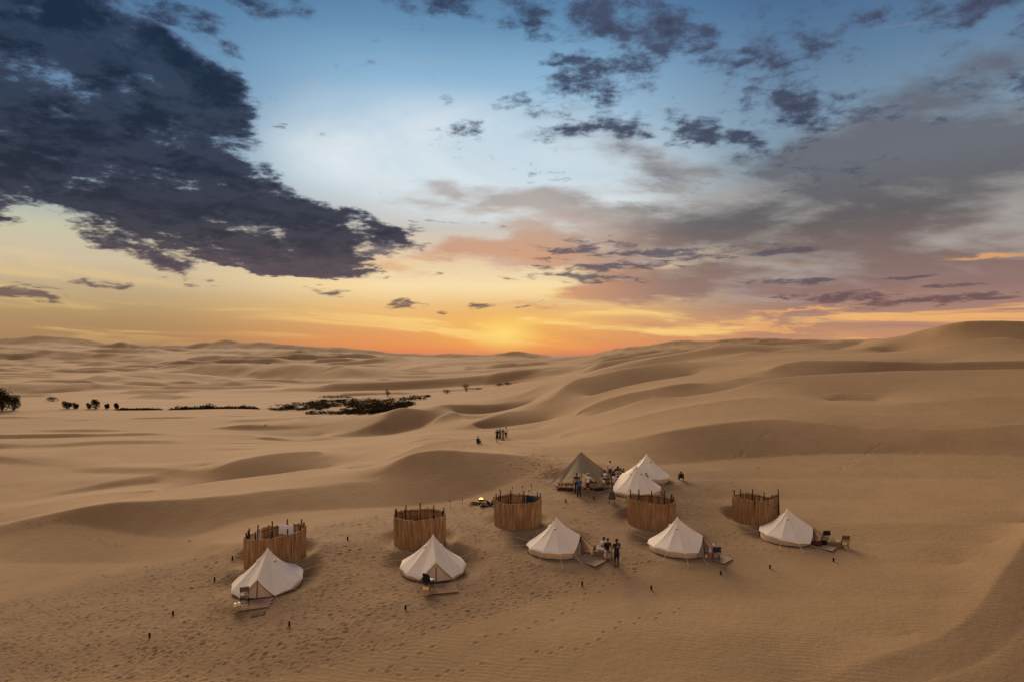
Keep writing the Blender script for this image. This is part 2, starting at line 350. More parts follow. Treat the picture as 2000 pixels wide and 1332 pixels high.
 [(650,849.5,131),(690,842,133.5),(720,831,136.5),(741,823,138.5),(750,816,140.5),(765,803,143.5),(780,798,145),(840,798.5,147),(861,790.5,152),(900,789,157),(945,788.5,162),(975,787,165),(1005,781,169),(1020,776,171),(1035,764,175),(1062,750,182),(1085,745,186),(1107,741,188)],
 [(861,812,138),(888,804,141),(905,812,141),(924,820,138),(945,818,140)],
 [(900,812,151),(950,812,156),(990,812,160),(1030,802,162)],
 [(1040,782,160),(1075,764,164)],
 # ground behind H falling to the valley
 [(770,797,165),(830,790,175),(900,782,185),(960,777,200),(1010,770,205),(1045,757,210),(1090,745,215)],
 [(800,783,235),(870,777,240),(950,772,250),(1020,764,255),(1080,750,260),(1120,738,260)],
]
for L in LINES[:]:
    if L[0][0] in (-500, 1130) and (L[0][2] in (2400, 1400)):      # the two skyline crests: the land drops behind them
        LINES.append([(u, v + (13 if Y > 1450 else 8), Y * (0.958 if Y > 1450 else 0.975)) for u, v, Y in L])
        LINES.append([(u, V0 - ((V0 - v) / F * Y - 7.0) * F / (Y * 1.10), Y * 1.10) for u, v, Y in L])
        LINES.append([(u, V0 - ((V0 - v) / F * Y - 22.0) * F / (Y * 1.35), Y * 1.35) for u, v, Y in L])
# beyond the skyline the land sinks under the sea
for yy, zz in ((3400, -40.0), (5200, -110.0), (6300, -140.0)):
    LINES.append([(u, V0 - zz * F / yy, yy) for u in (-1100, 0, 1000, 2000, 3100)])

BR = [(1560,1334,31.5,.30,-.95),(1650,1302,32.4,.42,-.91),(1720,1278,33.3,.5,-.87),(1825,1243,35.1,.62,-.78),(1877,1215,36.4,.72,-.69),(1912,1180,38.3,.8,-.6),(1947,1127,41.4,.86,-.5),(1982,1082,44.5,.88,-.47),(2010,1045,47.5,.88,-.47),(2080,980,54,.88,-.47)]
for d in (2.2, 5.0, 9.0, 14.0):
    L = []
    for (u, v, Y, nx, ny) in BR:
        X = (u - 1000) / F * Y + nx * d; Y2 = max(Y + ny * d, 17.5); z = -(v - V0) / F * Y - 0.22 * d
        L.append((1000 + F * X / Y2, V0 - z * F / Y2, Y2))
    LINES.append(L)

DS = 0.0036
S0, S1 = -1.30, 1.30
T0, T1 = math.log(16.0), math.log(6400.0)
NS = int((S1 - S0) / DS) + 1
NTT = int((T1 - T0) / DS) + 1

def catmull(P, n_per):
    P = np.array(P, float)
    if len(P) < 3:
        t = np.linspace(0, 1, n_per)[:, None]
        return P[0] * (1 - t) + P[1] * t
    out = []
    Q = np.vstack([2 * P[0] - P[1], P, 2 * P[-1] - P[-2]])
    for i in range(1, len(Q) - 2):
        p0, p1, p2, p3 = Q[i - 1], Q[i], Q[i + 1], Q[i + 2]
        # chord-limited tangents keep the line from overshooting where points are unevenly spaced
        d01 = np.linalg.norm(p1[:2] - p0[:2]) + 1e-6; d12 = np.linalg.norm(p2[:2] - p1[:2]) + 1e-6; d23 = np.linalg.norm(p3[:2] - p2[:2]) + 1e-6
        m1 = ((p1 - p0) / d01 * d12 + (p2 - p1) / d12 * d01) / (d01 + d12) * d12
        m2 = ((p2 - p1) / d12 * d23 + (p3 - p2) / d23 * d12) / (d12 + d23) * d12
        t = np.linspace(0, 1, n_per, endpoint=False)[:, None]
        out.append((2*t**3 - 3*t**2 + 1) * p1 + (t**3 - 2*t**2 + t) * m1 + (-2*t**3 + 3*t**2) * p2 + (t**3 - t**2) * m2)
    out.append(P[-1:])
    return np.vstack(out)

pts = []
for L in LINES:
    Lc = [(a, b, math.log(c)) for a, b, c in L]
    c = catmull(Lc, 160)
    s = (c[:, 0] - 1000.0) / F
    Y = np.exp(c[:, 2])
    z = -(c[:, 1] - V0) / F * Y
    pts.append(np.stack([s, c[:, 2], z], 1))
PTS = np.vstack(pts)
keep = (PTS[:, 0] > S0) & (PTS[:, 0] < S1)
PTS = PTS[keep]

def solve():
    levels = [32, 16, 8, 4, 2, 1]
    Z = None
    for lv in levels:
        ds = DS * lv
        ns = int((S1 - S0) / ds) + 1
        nt = int((T1 - T0) / ds) + 1
        gi = np.clip(np.rint((PTS[:, 1] - T0) / ds).astype(int), 0, nt - 1)
        gj = np.clip(np.rint((PTS[:, 0] - S0) / ds).astype(int), 0, ns - 1)
        acc = np.zeros((nt, ns)); cnt = np.zeros((nt, ns))
        np.add.at(acc, (gi, gj), PTS[:, 2]); np.add.at(cnt, (gi, gj), 1)
        mask = cnt > 0
        val = np.where(mask, acc / np.maximum(cnt, 1), 0)
        if Z is None:
            Z = np.full((nt, ns), -15.0)
        else:
            ii = np.linspace(0, Z.shape[0] - 1, nt); jj = np.linspace(0, Z.shape[1] - 1, ns)
            i0 = np.minimum(ii.astype(int), Z.shape[0] - 2); j0 = np.minimum(jj.astype(int), Z.shape[1] - 2)
            fi = (ii - i0)[:, None]; fj = (jj - j0)[None, :]
            Z = (Z[i0][:, j0] * (1 - fi) * (1 - fj) + Z[i0 + 1][:, j0] * fi * (1 - fj)
                 + Z[i0][:, j0 + 1] * (1 - fi) * fj + Z[i0 + 1][:, j0 + 1] * fi * fj)
        Z = np.where(mask, val, Z)
        iters = {32: 1500, 16: 700, 8: 350, 4: 140, 2: 40, 1: 10}[lv]
        T = 0.68
        Z = Z.astype(np.float32); val = val.astype(np.float32)
        for k in range(iters):
            P = np.pad(Z, 2, mode='edge')
            c1 = P[1:-3, 2:-2] + P[3:-1, 2:-2] + P[2:-2, 1:-3] + P[2:-2, 3:-1]
            dg = P[1:-3, 1:-3] + P[3:-1, 3:-1] + P[1:-3, 3:-1] + P[3:-1, 1:-3]
            c2 = P[0:-4, 2:-2] + P[4:, 2:-2] + P[2:-2, 0:-4] + P[2:-2, 4:]
            bi = (8 * c1 - 2 * dg - c2) / 20.0
            new = T * (c1 * 0.25) + (1 - T) * bi
            Z = Z + 0.55 * (new - Z)
            Z = np.where(mask, val, Z)
    return Z

Zg = solve()

def blur(A, n):
    for _ in range(n):
        P = np.pad(A, 1, mode='edge')
        A = (P[1:-1, 1:-1] * 4 + (P[:-2, 1:-1] + P[2:, 1:-1] + P[1:-1, :-2] + P[1:-1, 2:]) * 2 + P[:-2, :-2] + P[2:, 2:] + P[:-2, 2:] + P[2:, :-2]) / 16.0
    return A
Zb = blur(Zg, 1)
Zs = blur(Zb, 30)
# the camp plain and the foreground have no crests: smooth them much more
tg = np.exp(T0 + DS * np.arange(Zg.shape[0]))[:, None]
sg = (S0 + DS * np.arange(Zg.shape[1]))[None, :]
wn = np.clip((56 - tg) / 4.0, 0, 1) * np.clip((0.55 - sg) / 0.1, 0, 1) * np.where(sg < -0.35, np.clip((49 - tg) / 3.0, 0, 1), 1.0)
Zg = Zb * (1 - wn) + Zs * wn

def samp(Z, s, Y):
    fi = np.clip((np.log(np.maximum(Y, 16.5)) - T0) / DS, 0, Z.shape[0] - 1.001)
    fj = np.clip((s - S0) / DS, 0, Z.shape[1] - 1.001)
    i0 = fi.astype(int); j0 = fj.astype(int); a = fi - i0; b = fj - j0
    return Z[i0, j0]*(1-a)*(1-b) + Z[i0+1, j0]*a*(1-b) + Z[i0, j0+1]*(1-a)*b + Z[i0+1, j0+1]*a*b

def vnoise(x, y, seed=0):
    xi = np.floor(x).astype(np.int64); yi = np.floor(y).astype(np.int64)
    xf = x - xi; yf = y - yi
    def h(a, b):
        n = (a * 374761393 + b * 668265263 + seed * 982451653) & 0x7fffffff
        n = ((n ^ (n >> 13)) * 1274126177) & 0x7fffffff
        n = n ^ (n >> 16)
        return (n & 0xffff) / 65535.0
    u = xf*xf*xf*(xf*(xf*6-15)+10); v = yf*yf*yf*(yf*(yf*6-15)+10)
    return (h(xi, yi)*(1-u)+h(xi+1, yi)*u)*(1-v) + (h(xi, yi+1)*(1-u)+h(xi+1, yi+1)*u)*v
def fbm(x, y, seed=0, oct=4, g=0.5):
    r = 0; a = 1; t = 0
    for k in range(oct):
        r = r + a * vnoise(x, y, seed + k * 17); t += a
        x = x * 2.03 + 11.3; y = y * 2.03 - 7.1; a *= g
    return r / t
def sst(x, a, b):
    t = np.clip((x - a) / (b - a), 0, 1); return t * t * (3 - 2 * t)

def saw(p, k=0.22):
    """one dune profile per unit: steep towards the camera, gentle behind"""
    f = p - np.floor(p)
    up = np.clip(f / k, 0, 1); dn = np.clip((f - k) / (1 - k), 0, 1)
    up = up * up * (3 - 2 * up) * 0.35 + up * 0.65
    dn = 1 - (dn * dn * (3 - 2 * dn))
    return np.where(f < k, up, dn)

def detail(X, Y, s):
    """procedural dune forms on top of the solved surface"""
    u = 1000 + F * s
    d = np.zeros_like(X)
    # far dunes on the left and in the middle
    for lam, amp, sd, y0, y1, ya, yb in ((240., 15., 3, 380, 620, 1750, 2350), (110., 5.5, 5, 330, 430, 1300, 2100), (52., 2.0, 8, 290, 360, 900, 1500)):
        w = sst(Y, y0, y1) * (1 - sst(Y, ya, yb)) * (1 - sst(u, 1080, 1180)) * (1 - sst(u, 700, 950) * sst(Y, 700, 1200))
        warp = lam * 1.3 * (fbm(X / lam / 2.4, Y / lam / 3.0, sd, 3) - 0.5) * 2
        ph = (Y + warp + 0.30 * X) / lam
        am = sst(fbm(X / lam / 0.7 + 5, Y / lam / 1.1, sd + 40, 2), 0.42, 0.66)
        d += w * amp * am * (saw(ph, 0.20) - 0.35)
    # far dunes on the right
    for lam, amp, sd in ((90., 5.0, 21), (42., 2.2, 23)):
        w = sst(Y, 225, 300) * (1 - sst(Y, 800, 1000)) * sst(u, 1120, 1180) * (1 - sst(u, 1560, 1680) * (Y < 420))
        warp = lam * 1.2 * (fbm(X / lam / 2.2, Y / lam / 2.6, sd, 3) - 0.5) * 2
        am = sst(fbm(X / lam + 5, Y / lam, sd + 40, 2), 0.40, 0.68)
        d += w * amp * am * (saw((Y + warp - 0.25 * X) / lam, 0.2) - 0.35)
    # small wind steps on the plain left of the saddle
    for lam, amp, sd in ((17., 0.75, 31), (8., 0.30, 33)):
        w = sst(Y, 84, 100) * (1 - sst(Y, 165, 182)) * (1 - sst(u, 420, 640)) 
        w = w + 0.8 * sst(Y, 118, 130) * (1 - sst(Y, 165, 185)) * sst(u, 380, 500) * (1 - sst(u, 600, 700))
        warp = lam * 1.5 * (fbm(X / lam / 5, Y / lam / 3.0, sd, 3) - 0.5) * 2
        am = sst(fbm(X / lam / 2.6 + 5, Y / lam / 1.6, sd + 40, 3), 0.50, 0.72)
        d += w * amp * am * (saw((Y + warp + 0.12 * X) / lam, 0.16) - 0.3)
    d += (fbm(X / 70, Y / 70, 91, 4, 0.6) - 0.5) * 6.5 * sst(Y, 900, 1500) + (fbm(X / 34, Y / 34, 95, 4, 0.6) - 0.5) * 5.0 * sst(Y, 380, 700) * sst(u, 1100, 1200)
    # gentle unevenness everywhere
    d += (fbm(X / 30, Y / 30, 61, 3) - 0.5) * 0.5 * sst(Y, 70, 110)
    d += (fbm(X / 6, Y / 6, 71, 3) - 0.5) * 0.16 * (1 - 0.5 * sst(Y, 60, 110))
    return d

PADS = []      # (x, y, radius, blend) levelled spots under tents and screens
RIMS = []      # (x, y, radius, direction) wind-blown rims beside the reed screens
def base_h(X, Y):
    X = np.asarray(X, float); Y = np.asarray(Y, float)
    s = X / np.maximum(Y, 22.0)
    z = samp(Zg, s, Y) + detail(X, Y, s) + CZ
    return z
PADZ = {}
def ground_arr(X, Y):
    z = base_h(X, Y)
    for (px, py, r, bl, zc, gx, gy) in PADS:
        d = np.hypot(X - px, Y - py)
        w = 1 - sst(d, r, r + bl)
        if np.any(w > 0):
            plane = zc + gx * (X - px) + gy * (Y - py)
            z = z * (1 - w) + plane * w
    for (px, py, r, ang_, hgt) in RIMS:
        dxx = X - px; dyy = Y - py
        d = np.hypot(dxx, dyy)
        a = np.arctan2(dyy, dxx) - ang_
        c = np.clip(np.cos(a), 0, 1) ** 1.5
        z = z + hgt * c * np.exp(-((d - r - 0.75) / 0.35) ** 2) - 0.05 * np.exp(-((d - r - 0.12) / 0.28) ** 2)
    return z
def gh(x, y):
    return float(ground_arr(np.array([float(x)]), np.array([float(y)]))[0])
def add_pad(x, y, r, bl=1.3, keep_x=0.55):
    """a level pitch at the height of the sand in front of it"""
    e = 1.2
    zf = float(base_h(np.array([x]), np.array([y - r]))[0])
    gx = float(base_h(np.array([x + e]), np.array([y - r]))[0] - base_h(np.array([x - e]), np.array([y - r]))[0]) / (2 * e)
    PADS.append((x, y, r, bl, zf, gx * keep_x, 0.0))
def locate(u, v, lo=26.0, hi=400.0):
    """ground point seen at photo column u, row v: first hit of the sight line"""
    s = (u - 1000.0) / F
    Ys = np.exp(np.linspace(math.log(lo), math.log(hi), 520))
    z = ground_arr(s * Ys, Ys) - CZ
    line = -(v - V0) / F * Ys
    hit = np.where(z >= line)[0]
    i = hit[0] if len(hit) else len(Ys) - 1
    Y = Ys[i]
    if i > 0:
        a = line[i-1] - z[i-1]; b = line[i] - z[i]
        if a != b:
            Y = Ys[i-1] + (Ys[i] - Ys[i-1]) * a / (a - b)
    return s * Y, Y

# ---- positions of tents (column of the centre, row of the front foot) and reed screens
TENTS = [  # u, v_front, radius, door direction in degrees (0 = right, -90 = towards the camera)
    (523, 1166, 2.03, -88), (846, 1137, 2.0, -78), (1087, 1093, 1.95, -32), (1323, 1090, 1.95, -34), (1538, 1067, 1.92, -36),
    (1243, 973, 2.0, 120), (1263, 945, 2.0, -125)]
TPOS = []
for (u, v, r, dr) in TENTS:
    x, y = locate(u, v)
    TPOS.append((x * (y + r) / y, y + r))
SCREENS = [(539, 1106, 1.90), (820, 1073, 1.83), (1011, 1033, 1.70), (1273, 1035, 1.72), (1471, 1026, 1.48)]
SPOS = []
for (u, v, r) in SCREENS:
    x, y = locate(u, v)
    SPOS.append((x * (y + r) / y, y + r))
for (x, y), T_ in zip(TPOS, TENTS):
    add_pad(x, y, T_[2] + 0.1, 1.5, 0.5)
for k, ((x, y), S_) in enumerate(zip(SPOS, SCREENS)):
    add_pad(x, y, S_[2] + 0.1, 1.2, 0.9)
    if k < 3: RIMS.append((x, y, S_[2], math.radians(15), 0.16))
    elif k == 4: RIMS.append((x, y, S_[2], math.radians(190), 0.16))

# ---- the sheet itself
s_in = np.arange(-0.80, 0.8001, 0.0020)
s_out = np.concatenate([0.80 + np.cumsum(np.linspace(0.003, 0.06, 40)), [2.4, 3.0]])
s_cols = np.concatenate([-s_out[::-1], s_in, s_out])
rowsY = [-120, -60, -20, 0, 10, 16, 20, 23, 25, 26.5, 27.5]
y = 28.2
while y < 6200:
    rowsY.append(y)
    if y < 62: y += 0.074
    elif y < 110: y += 0.074 + (y - 62) / 48 * 0.16
    elif y < 210: y += 0.42
    elif y < 400: y += 1.3
    else: y *= 1.0065
rowsY = np.array(rowsY)
Yr = np.maximum(rowsY, 23.0)
XX = s_cols[None, :] * Yr[:, None]
YY = np.repeat(rowsY[:, None], len(s_cols), 1)
ZZ = ground_arr(XX, np.maximum(YY, 16.5))

# footprints pressed into the sand (row by row windows of the grid)
def stamp(px, py, ang_, ln, wd, dep):
    i0 = np.searchsorted(rowsY, py - 0.5); i1 = np.searchsorted(rowsY, py + 0.5)
    s = px / py
    j0 = np.searchsorted(s_cols, s - 0.5 / py); j1 = np.searchsorted(s_cols, s + 0.5 / py)
    if i1 - i0 < 2 or j1 - j0 < 2: return
    X = XX[i0:i1, j0:j1] - px; Y = YY[i0:i1, j0:j1] - py
    ca, sa_ = math.cos(ang_), math.sin(ang_)
    a = (X * ca + Y * sa_) / ln; b = (-X * sa_ + Y * ca) / wd
    r2 = a * a + b * b
    ZZ[i0:i1, j0:j1] += dep * (-np.exp(-r2 * r2) + 0.55 * np.exp(-(np.sqrt(r2) - 1.55) ** 2 / 0.10) )

up_line = np.array([(-100,1200),(0,1175),(250,1108),(450,1078),(620,1024),(760,992),(900,972),(1000,948),(1100,926),(1300,915)])
lo_line = np.array([(-100,1335),(0,1335),(500,1340),(700,1290),(850,1235),(1000,1195),(1150,1140),(1300,1105),(1500,1085)])
trails = []
def trod(u, v):
    a = np.interp(u, up_line[:, 0], up_line[:, 1]); b = np.interp(u, lo_line[:, 0], lo_line[:, 1])
    return a < v < b and u < 1460
cnt = 0
while cnt < 620:
    u = rng.uniform(-60, 1420); v = rng.uniform(915, 1335)
    if not trod(u, v): continue
    # heavier along the path by the screens and tents
    if rng.rand() > 0.30 + 0.7 * vnoise(np.array([u / 130.]), np.array([v / 60.]), 5)[0]: continue
    Y = None
    x, y_ = locate(u, v, 28, 80)
    h = rng.choice([0, math.pi]) + rng.normal(0.12, 0.55)
    n = rng.randint(8, 34)
    trails.append((x, y_, h, n, rng.uniform(0.9, 1.15), True)); cnt += 1
def path(uvs, jit=0.0):
    P = [locate(u, v, 28, 120) for u, v in uvs]
    side = 1
    for (xa, ya), (xb, yb) in zip(P[:-1], P[1:]):
        L = math.hypot(xb - xa, yb - ya); n = max(1, int(L / 0.62)); h = math.atan2(yb - ya, xb - xa)
        for k in range(n):
            t = k / n; side = -side
            X = xa + (xb - xa) * t - math.sin(h) * 0.14 * side + rng.normal(0, 0.06 + jit)
            Y = ya + (yb - ya) * t + math.cos(h) * 0.14 * side + rng.normal(0, 0.06 + jit)
            stamp(X, Y, h + rng.normal(0, 0.15), 0.155, 0.095, 0.034)
for (x, y_, h, n, sc, _) in trails:
    side = 1
    for k in range(n):
        h += rng.normal(0, 0.10)
        x += math.cos(h) * 0.62 * sc; y_ += math.sin(h) * 0.62 * sc; side = -side
        if y_ < 28.5 or y_ > 80: break
        uu = 1000 + F * x / y_; 
        zz = float(samp(Zg, np.array([x / y_]), np.array([y_]))[0])
        vv = V0 - zz * F / y_
        if not trod(uu, vv): break
        if any((x - a) ** 2 + (y_ - b) ** 2 < 5.0 for a, b in TPOS) or any((x - a) ** 2 + (y_ - b) ** 2 < 4.2 for a, b in SPOS): break
        stamp(x - math.sin(h) * 0.13 * side, y_ + math.cos(h) * 0.13 * side, h, 0.135 * rng.uniform(0.75, 1.3), 0.078 * rng.uniform(0.8, 1.3), 0.022 * rng.uniform(0.3, 1.6))
path([(1240,1120),(1150,1160),(1100,1200),(1030,1225),(950,1245),(900,1262)])
path([(1250,1105),(1120,1150),(1010,1178),(890,1190)], 0.05)
path([(1330,1190),(1200,1225),(1150,1260),(1050,1275),(990,1290)])
path([(940,1300),(850,1315),(760,1310),(690,1310)], 0.08)
path([(850,1265),(760,1300),(700,1325)])
path([(120,1008),(140,1024),(165,1046),(200,1060),(250,1068)], 0.02)
path([(30,1030),(70,1028),(110,1022),(150,1018)], 0.15)
path([(1424,930),(1432,945),(1428,962)], 0.04)
path([(1340,1000),(1400,1040),(1480,1068),(1560,1075)], 0.05)
for k in range(330):
    t = rng.rand(); u = 1078 + rng.normal(0, 30) - 40 * (1 - t); v = 868 + 66 * t + rng.normal(0, 5)
    x, y_ = locate(u, v, 40, 120)
    stamp(x, y_, rng.uniform(0, 3.14), 0.17, 0.13, 0.03)
for k in range(240):
    u = rng.uniform(885, 1060); v = 869 + abs(rng.normal(0, 5)) - (u - 885) * 0.01
    x, y_ = locate(u, v, 40, 130)
    stamp(x, y_, rng.uniform(0, 3.14), 0.17, 0.13, 0.03)
# two drag tracks sliding down the face of the big dune
for (a, b) in (((1500, 845), (1425, 902)), ((1720, 868), (1640, 918))):
    for t in np.linspace(0, 1, 60):
        x, y_ = locate(a[0] + (b[0] - a[0]) * t + rng.normal(0, 4), a[1] + (b[1] - a[1]) * t, 50, 110)
        stamp(x, y_, 1.2, 0.4, 0.2, 0.016 * rng.rand())

nr, nc = ZZ.shape
me = bpy.data.meshes.new('sand')
verts = np.stack([XX, YY, ZZ], 2).reshape(-1, 3).astype(np.float32)
me.vertices.add(nr * nc)
me.vertices.foreach_set('co', verts.ravel())
idx = np.arange(nr * nc).reshape(nr, nc)
quads = np.stack([idx[:-1, :-1], idx[:-1, 1:], idx[1:, 1:], idx[1:, :-1]], 2).reshape(-1, 4)
nq = len(quads)
me.loops.add(nq * 4)
me.loops.foreach_set('vertex_index', quads.ravel().astype(np.int32))
me.polygons.add(nq)
me.polygons.foreach_set('loop_start', (np.arange(nq) * 4).astype(np.int32))
me.polygons.foreach_set('use_smooth', np.ones(nq, bool))
me.update(calc_edges=True)
uu_ = 1000 + F * XX / Yr[:, None]; vv_ = V0 - (ZZ - CZ) * F / Yr[:, None]
aa_ = np.interp(uu_, up_line[:, 0], up_line[:, 1]); bb_ = np.interp(uu_, lo_line[:, 0], lo_line[:, 1])
tr_ = sst(vv_, aa_ - 6, aa_ + 14) * (1 - sst(vv_, bb_ - 30, bb_ + 10)) * (1 - sst(uu_, 1350, 1500)) * (YY < 80)
at = me.attributes.new('trodden', 'FLOAT', 'POINT')
at.data.foreach_set('value', tr_.ravel().astype(np.float32))
sand = bpy.data.objects.new('sand', me)
sand['kind'] = 'structure'
scene.collection.objects.link(sand)

def material(name):
    m = bpy.data.materials.new(name)
    m.use_nodes = True
    m.node_tree.nodes.clear()
    n = NT(m.node_tree)
    return m, n
def finish(m, n, shader, disp=None):
    o = n.new('ShaderNodeOutputMaterial')
    n.t.links.new(shader, o.inputs[0])

m_sand, n = material('sand')
pos = n.new('ShaderNodeNewGeometry').outputs['Position']
big = n.noise(pos, 0.035, 4, 0.55)
med = n.noise(pos, 0.6, 5, 0.6)
fine = n.noise(pos, 9.0, 4, 0.65)
col = n.ramp(big, [(0.35, (0.280, 0.180, 0.092, 1)), (0.65, (0.322, 0.209, 0.110, 1))])
col = n.mix(n.smooth(med, 0.35, 0.7, 0.0, 0.22), col, (0.22, 0.136, 0.066, 1))
col = n.mix(n.smooth(fine, 0.40, 0.72, 0.0, 0.22), col, (0.19, 0.115, 0.056, 1))
trodn = n.new('ShaderNodeAttribute', attribute_name='trodden').outputs['Fac']
# churned sand coloured darker, standing in for dimmer light over the camp
col = n.mix(n.m('MULTIPLY', trodn, n.smooth(med, 0.3, 0.6, 0.25, 0.75)), col, (0.215, 0.140, 0.076, 1))
px, py, pz = n.sep(pos)
# wind ripples, running across the view
rp = n.new('ShaderNodeTexWave', wave_type='BANDS', bands_direction='Y', wave_profile='SIN')
n.put(rp.inputs['Vector'], n.vm('ADD', pos, n.vm('MULTIPLY', n.comb(px, px, 0.0), (0.0, 0.16, 0.0))))
rp.inputs['Scale'].default_value = 1.05
rp.inputs['Distortion'].default_value = 9.0
rp.inputs['Detail'].default_value = 2.0
rp.inputs['Detail Scale'].default_value = 0.55
nz = n.sep(n.new('ShaderNodeNewGeometry').outputs['Normal'])[2]
near = n.m('MULTIPLY', n.smooth(py, 95.0, 45.0), n.smooth(nz, 0.93, 0.975))
patch = n.smooth(n.noise(pos, 0.12, 4, 0.55), 0.38, 0.62, 0.12, 1.0)
trodn = n.new('ShaderNodeAttribute', attribute_name='trodden').outputs['Fac']
rh = n.m('MULTIPLY', n.m('MULTIPLY', n.m('MULTIPLY', rp.outputs['Fac'], near), patch), n.m('SUBTRACT', 1.0, n.m('MULTIPLY', trodn, 0.85)))
rough_h = n.noise(pos, 2.6, 5, 0.6)
bmp = n.new('ShaderNodeBump')
bmp.inputs['Strength'].default_value = 1.0
bmp.inputs['Distance'].default_value = 1.0
hgt = n.m('ADD', n.m('MULTIPLY', rh, 0.0075), n.m('MULTIPLY', rough_h, n.smooth(py, 140.0, 50.0, 0.05, 0.045)))
hgt = n.m('ADD', hgt, n.m('MULTIPLY', fine, 0.006))
n.put(bmp.inputs['Height'], hgt)
bs = n.new('ShaderNodeBsdfPrincipled')
n.put(bs.inputs['Base Color'], col)
bs.inputs['Roughness'].default_value = 0.95
bs.inputs['Specular IOR Level'].default_value = 0.1
n.put(bs.inputs['Normal'], bmp.outputs[0])
finish(m_sand, n, bs.outputs[0])
me.materials.append(m_sand)

# ---- the sea, seen through the notch on the horizon
def plane_mesh(name, x0, x1, y0, y1, z):
    mm = bpy.data.meshes.new(name)
    mm.from_pydata([(x0, y0, z), (x1, y0, z), (x1, y1, z), (x0, y1, z)], [], [(0, 1, 2, 3)])
    return mm
m_sea, n = material('sea_water')
bs = n.new('ShaderNodeBsdfPrincipled')
bs.inputs['Base Color'].default_value = (0.20, 0.15, 0.16, 1)
bs.inputs['Roughness'].default_value = 0.9
finish(m_sea, n, bs.outputs[0])
sm = plane_mesh('sea', -60000, 60000, 4200, 110000, -70.0)
sm.materials.append(m_sea)
sea = bpy.data.objects.new('sea', sm)
sea['kind'] = 'structure'
scene.collection.objects.link(sea)

